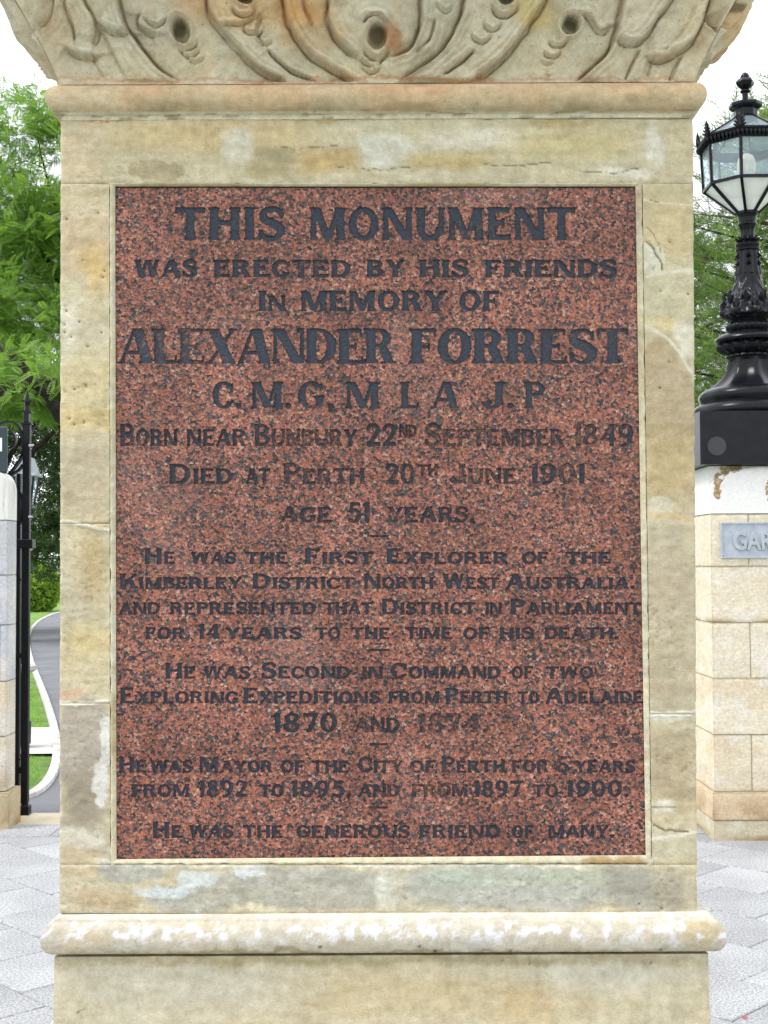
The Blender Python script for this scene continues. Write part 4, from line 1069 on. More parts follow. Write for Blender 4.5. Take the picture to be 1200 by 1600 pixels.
# (in photo coords v grows downward: triangles with cr<0 face the viewer)
CUT = .0028
rows = []   # each: v0, v1, list of cells (u0,u1, loops)
def place_word(word, u0, u1, vt, vb, sty):
    H = vb - vt; small = .76; sup = False
    if word[0] == '^': word = word[1:]; sup = True
    items = []; adv = 0; gap = .10 if sty != 'B' else .035
    for i, ch in enumerate(word):
        hs = 1.0
        if ch.islower(): hs = small
        if sup: hs = .55
        st = sty if not (sup) else 'S'
        Wg, cs = glyph(ch.upper(), st)
        items.append((adv, hs, Wg, cs)); adv += Wg * hs + gap * hs * (1 if i < len(word) - 1 else 0)
    sx = (u1 - u0) / adv; out = []
    for i, (a, hs, Wg, cs) in enumerate(items):
        jx = random.uniform(-.25, .25); jy = random.uniform(-.35, .35); rot = random.uniform(-.012, .012)
        loops = []
        for c in cs:
            x = c[:, 0] * hs; y = c[:, 1] * hs
            if sup: y = y + .42
            X_ = u0 + (a + x) * sx + jx - (y * H) * rot; Y_ = vb - y * H + jy + (x - Wg * hs / 2) * H * rot
            loops.append(np.stack([X_, Y_], 1))
        out.append(loops)
    return out
for (sty, vt, vb, worn, words) in LINES:
    cells_ = []
    for (w, u0, u1) in words:
        for loops in place_word(w, u0, u1, vt, vb, sty):
            cells_.append(loops)
    rows.append((vt, vb, cells_, ' '.join(w.replace('^', '').upper() for w, _, _ in words), worn))
for (v, u0, u1) in DASH:
    rows.append((v - 3, v + 3, [[np.array([(u0, v - .9), (u0 + 3, v - 1.5), ((u0 + u1) / 2, v - 1.1), (u1 - 2, v - 1.6), (u1, v - .4), (u1 - 3, v + 1.2), ((u0 + u1) / 2, v + .9), (u0 + 2, v + 1.3)])]], 'dash', 0))
rows.sort(key=lambda r: r[0])
SINGLE = 0; budget = 296
for r_i in sorted(range(len(rows)), key=lambda i: -(rows[i][1] - rows[i][0])):
    k_n = min(budget, len(rows[r_i][2])); budget -= k_n; rows[r_i] = rows[r_i] + (k_n,)
BW = .95
vcur = pt
for (vt, vb, cells_, text, worn, n_single) in rows:
    allp = np.vstack([l for c in cells_ for l in c]); r0 = max(allp[:, 1].min() - 1.8, vcur + .2); r1 = allp[:, 1].max() + 1.8
    put_surface([[(plL(vcur), vcur), (plR(vcur), vcur), (plR(r0), r0), (plL(r0), r0)]], 0, surfV, surfF)
    vcur = r1
    # group neighbouring letters whose boxes overlap so that each cell stays simple
    boxes = sorted([(min(l[:, 0].min() for l in c) - 1.3, max(l[:, 0].max() for l in c) + 1.3, c) for c in cells_], key=lambda q: q[0])
    lV = []; lF = []; chars = [c for c in text.replace(' ', '')] if text != 'dash' else ['dash']
    for ci, c in enumerate(cells_[:n_single]):
        sV, sF = [], []; put_surface([l for l in c], CUT - .0002, sV, sF)
        me = npmesh('letter', sV, sF, M['letters_worn'] if worn else M['letters']); o = link('letter', me, None); o.parent = plaque; o.location = (0, -PD, 0)
    for c in cells_[n_single:]: put_surface([l for l in c], CUT - .0002, lV, lF)
    n = len(boxes); bounds = [plL((r0 + r1) / 2)]
    merged = []
    for b_ in boxes:
        if merged and b_[0] < merged[-1][1] - .9: merged[-1] = (merged[-1][0], max(b_[1], merged[-1][1]), merged[-1][2] + [b_[2]])
        else: merged.append((b_[0], b_[1], [b_[2]]))
    # split positions
    edges_ = [None]
    for a_, b_ in zip(merged[:-1], merged[1:]): edges_.append((a_[1] + b_[0]) / 2)
    edges_.append(None)
    for i, (bx0, bx1, lst) in enumerate(merged):
        eL = (plL(r0), plL(r1)) if edges_[i] is None else (edges_[i],) * 2
        eR = (plR(r0), plR(r1)) if edges_[i + 1] is None else (edges_[i + 1],) * 2
        outer = [(eL[0], r0), (eR[0], r0), (eR[1], r1), (eL[1], r1)]
        holes = []
        for c in lst:
            loops = c
            ar = [area(l) for l in loops]; big_ = ar[int(np.argmax(np.abs(ar)))]; sgn = np.sign(big_)
            wide = [offs(l, BW * (1 if sgn > 0 else -1)) for l in loops]
            holes += [w for w in wide]
            for l, w in zip(loops, wide):     # bevelled, weather-worn lip
                k = len(l); b0 = len(bevV)
                bevV.extend(P(w[:, 0], w[:, 1], np.full(k, PD))); bevV.extend(P(l[:, 0], l[:, 1], np.full(k, PD + CUT)))
                for j in range(k):
                    j2 = (j + 1) % k; f = (b0 + j, b0 + j2, b0 + k + j2, b0 + k + j); bevF.append(f if sgn < 0 else f[::-1])
        put_surface([outer] + holes, 0, surfV, surfF)
    if not lV: continue
    me = npmesh('inscription_line', lV, lF, M['letters_worn'] if worn else M['letters'])
    o = link('inscription_line', me, None); o.parent = plaque; o.location = (0, -PD, 0)
    o['kind'] = 'stuff'; o['label'] = 'carved dark line reading ' + text.replace('.', '').replace(',', '')
put_surface([[(plL(vcur), vcur), (plR(vcur), vcur), (plR(pb), lerp(1342, 1335.5, 1)), (plL(pb), 1342)]], 0, surfV, surfF)
me = npmesh('tablet_face', surfV, surfF, M['granite']); o = link('tablet_face', me, None); o.parent = plaque; o.location = (0, -PD, 0)
me = npmesh('letter_edges', bevV, np.array(bevF), M['granite']); o = link('letter_edges', me, None); o['kind'] = 'stuff'; o.parent = plaque; o.location = (0, -PD, 0)
b = MB()
c4 = [P(plL(290) - 2, 291.5, PD), P(plR(290) + 2, 291.5, PD), P(plR(1340) + 2, 1340, PD), P(plL(1340) - 2, 1344, PD)]
b.add([(p[0], PD + CUT + .001, p[2]) for p in c4] + [(p[0], PD + .03, p[2]) for p in c4], [(3, 2, 1, 0), (4, 5, 6, 7), (0, 1, 5, 4), (1, 2, 6, 5), (2, 3, 7, 6), (3, 0, 4, 7)])
o = b.build('tablet_back', M['granite']); o.parent = plaque; o.location = (0, -PD, 0)

# ================================================================== RIGHT GATE PILLAR
RX0, RF = 1.890, 7.41           # left front corner x, front y
RX1 = RX0 + .72; RB = RF + .72
rp = empty('gate_pillar', ((RX0 + RX1) / 2, RF + .36, 0))
tag(rp, 'cream limestone block pillar with peeling white top, under the black lamp right of monument', 'pillar', 'stone gate pillars')
def zr(v): return Z(v, RF, 1110)
def colored_block(name, x0, x1, y0, y1, z0, z1, colf, mat, parent, bev=.004, n=26):
    """box with a finely gridded, gently uneven skin and stains"""
    V = []; C = []; Fc = []
    def face(o_, du, dv, nu, nv, nrm):
        b0 = len(V)
        for i in range(nv + 1):
            for j in range(nu + 1):
                a, c_ = j / nu, i / nv
                p = o_ + du * a + dv * c_; ed = min(a * du.length, (1 - a) * du.length, c_ * dv.length, (1 - c_) * dv.length)
                k = max(0, 1 - ed / bev); p = p - nrm * (bev * .6 * k * k)
                p = p - nrm * .0012 * (mnoise.fractal(p * 14, 1, 2, 4) + .3) * (1 if ed > .001 else 0)
                V.append(p)
        for i in range(nv):
            for j in range(nu): Fc.append((b0 + i * (nu + 1) + j, b0 + i * (nu + 1) + j + 1, b0 + (i + 1) * (nu + 1) + j + 1, b0 + (i + 1) * (nu + 1) + j))
    X_, Y_, Z_ = Vector((x1 - x0, 0, 0)), Vector((0, y1 - y0, 0)), Vector((0, 0, z1 - z0))
    def k(l): return max(4, int(l / .012))
    face(Vector((x0, y0, z0)), X_, Z_, k(X_.length), k(Z_.length), Vector((0, -1, 0)))
    face(Vector((x0, y1, z0)), -Y_, Z_, k(Y_.length), k(Z_.length), Vector((-1, 0, 0)))
    face(Vector((x1, y0, z0)), Y_, Z_, 8, 6, Vector((1, 0, 0)))
    face(Vector((x1, y1, z0)), -X_, Z_, 8, 6, Vector((0, 1, 0)))
    face(Vector((x0, y0, z1)), X_, Y_, 8, 6, Vector((0, 0, 1)))
    face(Vector((x0, y1, z0)), X_, -Y_, 8, 6, Vector((0, 0, -1)))
    Va = np.array(V); c = colf(Va)
    me = npmesh(name, Va, np.array(Fc), mat, False, c); return link(name, me, parent)
def wall_col(base, sd, low=False, grey=0.):
    def f(p):
        a = p[:, 0] + p[:, 1] * .9; z = p[:, 2]
        n1 = fbm(a * 7 + sd, z * 16 + sd, 5, sd); n2 = fbm(a * 3 + 5, z * 4, 4, sd + 2)
        c = np.array(s2l(base)) * (.90 + .18 * n1)[:, None] * np.array([1, 1, 1])
        k = smooth(.5, .72, n2)[:, None]; c = c * (1 - .45 * k) + np.array(s2l((214, 188, 138))) * .45 * k
        k = smooth(.58, .7, fbm(a * 9, z * 9 + 3, 5, sd + 5))[:, None]; c = c * (1 - .3 * k) + np.array(s2l((240, 234, 214))) * .3 * k
        if low is not False:
            k = (smooth(low[1], low[0], z) * (.15 + .8 * smooth(.38, .65, fbm(a * 8, z * 9, 5, 3))))[:, None].clip(0, .85)
            c = c * (1 - k) + np.array(s2l((158, 124, 78))) * k
        if grey: 
            k = smooth(.35, .65, fbm(a * 6, z * 3, 4, 9))[:, None] * grey; c = c * (1 - k) + np.array(s2l((190, 188, 180))) * k
        return c * np.array([.94, 1.03, 1.34])
    return f
bl = [ # v top, v bottom, joints u on the front
 (803.6, 884.4, [1169]), (885.6, 972.4, []), (973.6, 1059.4, [1172]), (1060.6, 1147.4, []), (1148.6, 1236.4, [1174]),
]
sd_ = 1
for (va, vb, js) in bl:
    xs_ = [RX0] + [X(j, RF, va) for j in js] + [RX1]
    for i in range(len(xs_) - 1):
        colored_block('stone_block', xs_[i] + (.0015 if i else 0), xs_[i + 1] - (.0015 if i < len(xs_) - 2 else 0), RF + random.uniform(0, .003), RB, zr(vb), zr(va),
                      wall_col((232, 216, 176), sd_, (zr(1240), zr(1195)) if va > 1140 else ((zr(976), zr(962)) if 880 < va < 890 else False)), M['carved'], rp); sd_ += 3
colored_block('plinth_block', RX0 - .012, RX1 + .012, RF - .012, RB + .012, zr(1281), zr(1238), wall_col((222, 196, 150), 40, (zr(1300), zr(1225))), M['carved'], rp)
colored_block('plinth_footing', RX0 - .006, RX1 + .006, RF - .006, RB + .006, -.02, zr(1282), wall_col((205, 192, 150), 44, (0, .05)), M['carved'], rp)
b = MB(); b.box(RX0 + .01, RX1 - .01, RF + .012, RB - .012, 0.02, zr(804)); b.build('core', M['mortar'], rp)
# white limewashed cap: square block with an arched front stone
def cap_col(p):
    u, v = UV(p); c = np.zeros((len(p), 3))
    d, _, _ = seg_info(u, v, smoothpts([(1112, 768), (1120, 750), (1134, 736), (1152, 730), (1172, 727)]))
    m = .46 * np.exp(-(d / 13) ** 2) * (.55 + .9 * fbm(u / 7, v / 7, 4, 12)) * smooth(1112, 1118, u) * smooth(1168, 1158, u) + .50 * np.exp(-(((u - 1199) / 6) ** 2 + ((v - 768) / 24) ** 2)) + .36 * np.exp(-(((u - 1122) / 6) ** 2 + ((v - 772) / 14) ** 2))
    return np.repeat(m[:, None], 3, 1)
colored_block('cap_block', RX0 + .004, RX1 - .004, RF + .035, RB - .004, zr(802.4), zr(727.5), cap_col, M['wallwhite'], rp)
na = 40; V = []; Fc = []
zl, zh = zr(766), zr(728.5); z0_ = zr(802.4); ngx, ngz = 60, 16
pts = []
for i in range(ngx + 1):
    t = i / ngx; x = RX0 + (RX1 - RX0) * t
    arch = zl + (zh - zl) * math.sqrt(max(0, 1 - (2 * t - 1) ** 2)) ** .9 if True else 0
    for j in range(ngz + 1):
        z = z0_ + (arch - z0_) * j / ngz; V.append((x, RF + .0015 * mnoise.fractal(Vector((x * 12, 0, z * 12)), 1, 2, 4), z))
for i in range(ngx):
    for j in range(ngz):
        a = i * (ngz + 1) + j; Fc.append((a, a + ngz + 1, a + ngz + 2, a + 1))
nb = len(V)
for i in range(ngx + 1): V.append((V[i * (ngz + 1) + ngz][0], RF + .036, V[i * (ngz + 1) + ngz][2]))
for i in range(ngx): Fc.append((i * (ngz + 1) + ngz, (i + 1) * (ngz + 1) + ngz, nb + i + 1, nb + i))
nb2 = len(V); V += [(RX0, RF + .036, z0_), (RX0, RF + .036, V[ngz][2]), (RX1, RF + .036, z0_), (RX1, RF + .036, V[ngx * (ngz + 1) + ngz][2])]
Fc += [(nb2, 0, ngz, nb2 + 1), (ngx * (ngz + 1), nb2 + 2, nb2 + 3, ngx * (ngz + 1) + ngz)]
me = npmesh('arched_stone', np.array(V), np.array(Fc), M['wallwhite'], False, cap_col(np.array(V))); link('arched_stone', me, rp)

# GARDENS sign
sx0, sx1 = X(1125.4, RF, 845), RX1 - .02
sz1, sz0 = zr(816), zr(872.6); sy = RF - .006
sg_ = empty('street_sign', ((sx0 + sx1) / 2, sy, sz0))
tag(sg_, 'pale grey cast metal sign reading GARDENS screwed to the cream pillar', 'sign')
b = MB(); b.box(sx0, sx1, sy, RF + .002, sz0, sz1, .003).build('sign_plate', M['greymetal'], sg_)
b = MB(); w = .010; e = .0065
b.box(sx0 + .002, sx1 - .002, sy - e, sy + .001, sz1 - w, sz1 - .002).box(sx0 + .002, sx1 - .002, sy - e, sy + .001, sz0 + .002, sz0 + w)
b.box(sx0 + .002, sx0 + w, sy - e + .0003, sy + .001, sz0 + w - .001, sz1 - w + .001).box(sx1 - w, sx1 - .002, sy - e + .0003, sy + .001, sz0 + w - .001, sz1 - w + .001)
for cx_, cz_, dx, dz in ((sx0 + w, sz1 - w, 1, -1), (sx0 + w, sz0 + w, 1, 1), (sx1 - w, sz1 - w, -1, -1), (sx1 - w, sz0 + w, -1, 1)):
    r = .018; pts = [(cx_, cz_)] + [(cx_ + dx * r * math.cos(a), cz_ + dz * r * math.sin(a)) for a in np.linspace(0, math.pi / 2, 7)]
    V = [(x, sy - e + .0006, z) for x, z in pts] + [(x, sy + .001, z) for x, z in pts]; n = len(pts)
    b.add(V, [tuple(range(n)), tuple(range(2 * n - 1, n - 1, -1))] + [(i, (i + 1) % n, n + (i + 1) % n, n + i) for i in range(n)])
b.build('raised_border', M['greymetal'], sg_)
for cx_, cz_ in ((sx0 + .014, sz1 - .014), (sx0 + .014, sz0 + .014), (sx1 - .014, sz1 - .014), (sx1 - .014, sz0 + .014)):
    b = MB(); b.tube([(cx_, sy + .001, cz_), (cx_, sy - .005, cz_), (cx_, sy - .0065, cz_)], [.007, .0068, .004], 12); b.build('screw', M['screw'], sg_)
fc = bpy.data.curves.new('sign_lettering', 'FONT'); fc.body = 'GARDENS'; fc.extrude = .0050; fc.bevel_depth = .0010; fc.size = .143; fc.space_character = 1.02; fc.offset = .003
to = bpy.data.objects.new('tmp', fc); COL.objects.link(to); bpy.context.view_layer.update()
dg = bpy.context.evaluated_depsgraph_get(); me = bpy.data.meshes.new_from_object(to.evaluated_get(dg)); bpy.data.objects.remove(to)
v = np.empty(len(me.vertices) * 3); me.vertices.foreach_get('co', v); v = v.reshape(-1, 3)
mn, mx = v.min(0), v.max(0); lx0, lx1 = X(1145, RF, 845), sx1 - .065; lz1, lz0 = zr(830.5), zr(859.8)
v2 = np.stack([lx0 + (v[:, 0] - mn[0]) / (mx[0] - mn[0]) * (lx1 - lx0), sy - .0045 - v[:, 2] * 1.0, lz0 + (v[:, 1] - mn[1]) / (mx[1] - mn[1]) * (lz1 - lz0)], 1)
me.vertices.foreach_set('co', v2.astype(np.float32).ravel()); me.update(); me.materials.clear(); me.materials.append(M['greymetal'])
o = link('sign_lettering', me, sg_); o['label'] = 'raised letters reading GARDENS'

# ================================================================== LAMP ON THE RIGHT PILLAR
LX, LY = 2.236, RF + .36
k_ = LY / F
def zl_(v): return Z(v, LY, 1172)
def r_(px): return px * k_
lamp = empty('lamp_standard', (LX, LY, zr(727)))
tag(lamp, 'ornate black cast iron lamp with eight sided glass lantern standing on the pillar', 'street lamp')
BM = M['blackmetal']
zb0, zb1 = zr(726.6), zl_(654)
oct8 = math.pi / 8
# base box: octagonal-ish square with clipped corners
hb = .408; cc = .010
b = MB(); pl = [(-hb, -hb + cc), (-hb + cc, -hb), (hb - cc, -hb), (hb, -hb + cc), (hb, hb - cc), (hb - cc, hb), (-hb + cc, hb), (-hb, hb - cc)]
b.add([(LX + x, LY + y, z) for z in (zb0, zb1) for x, y in pl], [tuple(range(7, -1, -1)), tuple(range(8, 16))] + [(i, (i + 1) % 8, 8 + (i + 1) % 8, 8 + i) for i in range(8)])
b.build('base_box', BM, lamp)
for dx in (-.20,):
    b = MB(); xx = X(1120, LY - hb, 697); zz = Z(697, LY - hb, 1120); b.tube([(xx, LY - hb + .002, zz), (xx, LY - hb - .004, zz)], .054, 32)
    b.build('base_disc', mat_simple('grey_disc_paint', (.022, .024, .028), (.032, .034, .040), 20, .5, .0003, 90), lamp)
def octsq(t, i): # rounded-square lobed modulation
    return 1 + .05 * math.cos(4 * t) * 0
def lob(n, a, p=0): return lambda t, i: 1 + a * math.cos(n * t + p)
prof = [(r_(86), zl_(653.5)), (r_(88), zl_(650)), (r_(89), zl_(646)), (r_(88), zl_(641)), (r_(84), zl_(636)), (r_(78), zl_(633)), (r_(76), zl_(631)), (r_(77), zl_(628)), (r_(79), zl_(624)), (r_(78), zl_(618)), (r_(74), zl_(613)), (r_(68), zl_(610)), (r_(64), zl_(608))]
MB().lathe(prof, LX, LY, 64, mod=lambda t, i: 1 + .012 * abs(math.cos(4 * t)) ).build('foot_rings', BM, lamp, True)
prof = [(r_(64), zl_(608))] + [(r_(34 + 29 * (max(0, v - 562) / 45) ** 2.3), zl_(v)) for v in range(607, 561, -3)] + [(r_(34), zl_(560))]
MB().lathe(prof, LX, LY, 96, mod=lambda t, i: 1 - .12 * abs(math.sin(4 * t)) ** 1.5 * (1 if i < len(prof) - 2 else .3)).build('fluted_foot', BM, lamp, True)
prof = [(r_(36), zl_(561)), (r_(38), zl_(558.5)), (r_(37), zl_(556)), (r_(35), zl_(555))]
MB().lathe(prof, LX, LY, 48).build('ring', BM, lamp, True)
prof = [(r_(34), zl_(555)), (r_(40), zl_(551)), (r_(46), zl_(545)), (r_(47), zl_(541)), (r_(44), zl_(538)), (r_(42), zl_(536.5))]
MB().lathe(prof, LX, LY, 128, mod=lambda t, i: 1 + (.07 * math.cos(16 * t) + .03 * math.cos(32 * t)) * (1 if 0 < i < 5 else 0)).build('leaf_ring', BM, lamp, True)
prof = [(r_(44), zl_(537)), (r_(51), zl_(535)), (r_(53), zl_(532)), (r_(52), zl_(529)), (r_(46), zl_(525)), (r_(36), zl_(521)), (r_(32), zl_(519))]
MB().lathe(prof, LX, LY, 64).build('shallow_dish', BM, lamp, True)
prof = [(r_(30), zl_(519)), (r_(33), zl_(516)), (r_(34.5), zl_(512)), (r_(33), zl_(508)), (r_(30), zl_(505)), (r_(27.5), zl_(502)), (r_(27), zl_(499))]
MB().lathe(prof, LX, LY, 96, mod=lambda t, i: 1 + .05 * math.cos(22 * t) * (1 if 0 < i < 4 else 0)).build('beaded_ring', BM, lamp, True)
# acanthus swelling
def acan(t, i, n=44):
    q = i / n; a = 8 * t
    lf = abs(math.cos(a / 2)) ; rib = math.cos(a * 3 + 5 * q * math.sin(a)) * .035
    return 1 + (.10 * lf * math.sin(math.pi * min(1, q * 1.4)) + .03 * math.cos(q * 26 + 2 * math.cos(a)) + rib * (1 - q)) + .06 * (1 if q < .22 else 0) * abs(math.cos(a)) 
prof = []
for i in range(45):
    q = i / 44; v = lerp(501, 428, q)
    w = lerp(27, 40, smooth(0, .10, q)) if q < .12 else lerp(40, 19.5, smooth(.10, 1.0, q) ** .72)
    prof.append((r_(w), zl_(v)))
MB().lathe(prof, LX, LY, 160, mod=acan).build('acanthus_collar', BM, lamp, True)
for ring_v, rr, nn in ((486, 39, 8), (470, 34, 8)):      # curled leaf tips
    lb = MB()
    for k in range(nn):
        t = 2 * math.pi * (k + (.5 if ring_v == 470 else 0)) / nn; c_, s_ = math.cos(t), math.sin(t)
        pts = [(LX + r_(rr - 4 + o) * c_, LY + r_(rr - 4 + o) * s_, zl_(ring_v - dz)) for o, dz in ((-3, -12), (2, -6), (6, 2), (8, 9), (6, 13), (3, 11))]
        lb.tube(pts, [r_(4), r_(4.6), r_(4.2), r_(3.4), r_(2.6), r_(1.5)], 6)
    lb.build('curled_leaves', BM, lamp, True)
prof = [(r_(20.5), zl_(430)), (r_(19), zl_(420)), (r_(17), zl_(400)), (r_(16.5), zl_(393))]
MB().lathe(prof, LX, LY, 64, mod=lob(12, .05)).build('shaft', BM, lamp, True)
for k in range(6):
    t = 2 * math.pi * k / 6 + .3
    for vv in (402, 414): MB().tube([(LX + r_(16.5) * math.cos(t), LY + r_(16.5) * math.sin(t), zl_(vv + 4)), (LX + r_(21) * math.cos(t), LY + r_(21) * math.sin(t), zl_(vv)), (LX + r_(17) * math.cos(t), LY + r_(17) * math.sin(t), zl_(vv - 5))], [r_(1), r_(3), r_(1)], 6).build('leaf_bud', BM, lamp, True)
prof = [(r_(16.5), zl_(394)), (r_(19), zl_(392)), (r_(19.5), zl_(389)), (r_(17.5), zl_(387)), (r_(19), zl_(385)), (r_(19), zl_(382)), (r_(15), zl_(380))]
MB().lathe(prof, LX, LY, 48).build('ring', BM, lamp, True)
# spiky leaf collar
lb = MB()
for k in range(12):
    t = 2 * math.pi * k / 12; c_, s_ = math.cos(t), math.sin(t); tx, ty = -s_, c_
    A = lambda r, v, w_=0: (LX + r_(r) * c_ + tx * r_(w_), LY + r_(r) * s_ + ty * r_(w_), zl_(v))
    lb.add([A(10, 378, -4), A(10, 378, 4), A(16, 374.5, 3.5), A(16, 374.5, -3.5), A(22, 371, 0), A(15, 378.5, 0)], [(0, 1, 2, 3), (3, 2, 4), (0, 3, 5), (1, 5, 2), (3, 4, 5), (2, 5, 4), (0, 5, 1)])
lb.build('spiky_leaf_collar', BM, lamp)
prof = [(r_(14), zl_(380)), (r_(10.5), zl_(374)), (r_(9.5), zl_(366)), (r_(10), zl_(360)), (r_(12), zl_(355)), (r_(13.5), zl_(353)), (r_(15), zl_(352)), (r_(15), zl_(350)), (r_(13.5), zl_(348)), (r_(14), zl_(342)), (r_(14.5), zl_(339)), (r_(16), zl_(336))]
MB().lathe(prof, LX, LY, 64, mod=lambda t, i: 1 + (.09 * math.cos(8 * t) if 0 < i < 5 else 0)).build('fluted_neck', BM, lamp, True)
# lantern head: octagon. ring(r, z) corner points
def oc(r, z, k): t = math.pi / 4 * k - math.pi / 2 + oct8; return Vector((LX + r * math.cos(t), LY + r * math.sin(t), z))
z_bot, z_low, z_top, z_rim, z_drum, z_cap = zl_(334), zl_(293), zl_(232), zl_(219), zl_(185), zl_(172)
R0, R1, R2, R3, R4 = r_(17), r_(67), r_(70), r_(75), r_(18)
fr = MB(); bw = .017
for k in range(8):
    a0, a1 = oc(R0, z_bot, k), oc(R1, z_low, k); fr.bar(a0, a1, bw); fr.bar(oc(R1, z_low, k), oc(R2, z_top, k), bw)
    fr.bar(oc(R1, z_low, k), oc(R1, z_low, k + 1), bw); fr.bar(oc(R0, z_bot, k), oc(R0, z_bot, k + 1), bw)
    fr.bar(oc(R3 - .01, z_rim, k), oc(R4, z_drum, k), .010)
fr.build('lantern_frame', BM, lamp)
rim = MB()
V = []; Fc = []; pr = [(R2 - .012, z_top - .006), (R2 + .004, z_top - .008), (R2 + .010, z_top + .006), (R3 + .002, z_rim - .014), (R3 + .006, z_rim - .010), (R3 + .006, z_rim), (R3 - .016, z_rim + .006), (R2 - .02, z_rim - .004), (R2 - .014, z_top - .006)]
for r, z in pr:
    for k in range(8): V.append(oc(r, z, k))
for i in range(len(pr) - 1):
    for k in range(8): Fc.append((i * 8 + k, i * 8 + (k + 1) % 8, (i + 1) * 8 + (k + 1) % 8, (i + 1) * 8 + k))
rim.add(V, Fc)
for k in range(8):      # dentils
    for j in range(9):
        p = oc(R2 + .012, z_top + .010, k).lerp(oc(R2 + .012, z_top + .010, k + 1), (j + .5) / 9)
        n_ = Vector((p.x - LX, p.y - LY, 0)).normalized(); rim.tube([p + Vector((0, 0, -.016)), p + n_ * .012 + Vector((0, 0, .006)), p + n_ * .014 + Vector((0, 0, .020))], [.004, .012, .009], 5)
rim.build('lantern_rim', BM, lamp)
for k in range(8):      # crest leaves at the corners
    p = oc(R3 - .002, z_rim, k); n_ = Vector((p.x - LX, p.y - LY, 0)).normalized(); t_ = Vector((-n_.y, n_.x, 0)); c_ = MB()
    for (h, w_) in ((0., .036), (.018, .030), (.036, .020), (.054, .012)):
        for s_ in (-1, 1):
            c_.tube([p + t_ * s_ * w_ * .2 + Vector((0, 0, h - .004)), p + t_ * s_ * w_ + n_ * .006 + Vector((0, 0, h + .012))], [.012, .005], 5)
    c_.tube([p, p + Vector((0, 0, .04)), p + n_ * .004 + Vector((0, 0, .082))], [.016, .013, .004], 6); c_.build('crest_leaf', BM, lamp)
def pane(a, b, c, d, mat, nm='glass_pane'):
    n_ = (b - a).cross(d - a).normalized() * .003
    g = MB(); g.add([a, b, c, d, a - n_, b - n_, c - n_, d - n_], [(0, 1, 2, 3), (7, 6, 5, 4), (0, 4, 5, 1), (1, 5, 6, 2), (2, 6, 7, 3), (3, 7, 4, 0)]); return g.build(nm, mat, lamp)
for k in range(8):
    pane(oc(R0, z_bot, k), oc(R0, z_bot, k + 1), oc(R1 - .004, z_low, k + 1), oc(R1 - .004, z_low, k), M['frost'], 'lower_pane')
    pane(oc(R1 - .003, z_low, k), oc(R1 - .003, z_low, k + 1), oc(R2 - .003, z_top, k + 1), oc(R2 - .003, z_top, k), M['glass'])
    pane(oc(R3 - .02, z_rim, k), oc(R3 - .02, z_rim, k + 1), oc(R4, z_drum, k + 1), oc(R4, z_drum, k), M['glass'], 'roof_pane')
def octlathe(prof, nm):
    m_ = MB(); m_.lathe(prof, LX, LY, 8, rot=-math.pi / 2 + oct8); m_.build(nm, BM, lamp)
octlathe([(r_(19), zl_(187)), (r_(21), zl_(185)), (r_(18.5), zl_(183)), (r_(18.5), zl_(173)), (r_(24), zl_(170)), (r_(26), zl_(168)), (r_(26), zl_(163.5)), (r_(20), zl_(161)), (r_(11), zl_(159)), (r_(7), zl_(157))], 'chimney_drum')
prof = [(r_(7), zl_(158)), (r_(4.5), zl_(155)), (r_(4.5), zl_(146)), (r_(8), zl_(144)), (r_(8), zl_(142)), (r_(5), zl_(140)), (r_(9), zl_(137)), (r_(12.5), zl_(133)), (r_(13.5), zl_(129)), (r_(11), zl_(125)), (r_(7), zl_(122)), (r_(7), zl_(119)), (r_(4.5), zl_(115)), (r_(1), zl_(113))]
MB().lathe(prof, LX, LY, 24, mod=lambda t, i: 1 + (.10 * math.cos(6 * t) if 5 < i < 11 else 0)).build('finial', BM, lamp, True)
prof = [(r_(15), zl_(286)), (r_(16), zl_(283)), (r_(16), zl_(276)), (r_(13), zl_(274)), (r_(8), zl_(272))]
MB().lathe(prof, LX, LY, 24).build('bulb_holder', M['greymetal'], lamp, True)
MB().tube([(LX, LY, z_bot), (LX, LY, zl_(285))], .012, 8).build('bulb_stem', BM, lamp)
prof = [(r_(12), zl_(274)), (r_(14), zl_(268)), (r_(14.5), zl_(258)), (r_(13.5), zl_(250)), (r_(10), zl_(244)), (r_(5), zl_(241)), (r_(.5), zl_(240))]
MB().lathe(prof, LX, LY, 24).build('bulb', M['bulb'], lamp, True)

# ================================================================== LEFT GATE PILLAR
LF = 7.83; LC = X(11, LF, 1000); LBk = 8.02
lp = empty('gate_pillar', (LC - .4, LF + .1, 0)); tag(lp, 'grey streaked limestone pillar with rounded shoulder at the left edge beside the gate', 'pillar', 'stone gate pillars')
def zlf(v): return Z(v, LF, 11)
for i, (va, vb) in enumerate(((813, 898), (899, 976), (977, 1064), (1065, 1150), (1151, 1236))):
    xj = LC - (.13 if i % 2 else .045) - .1 * (i == 0)
    for a_, b_ in ((LC - .8, xj - .001), (xj + .001, LC)):
        colored_block('stone_block', a_, b_, LF, LBk, zlf(vb), zlf(va), wall_col((222, 210, 178) if i > 2 else (214, 208, 190), 50 + i * 2 + int(b_ > xj), (.1, .5) if i > 3 else False, .7 if i < 3 else .25), M['carved'], lp)
colored_block('plinth_block', LC - .83, LC + .028, LF - .03, LBk + .03, -.02, zlf(1237), wall_col((196, 178, 132), 70, (0, .25)), M['carved'], lp)
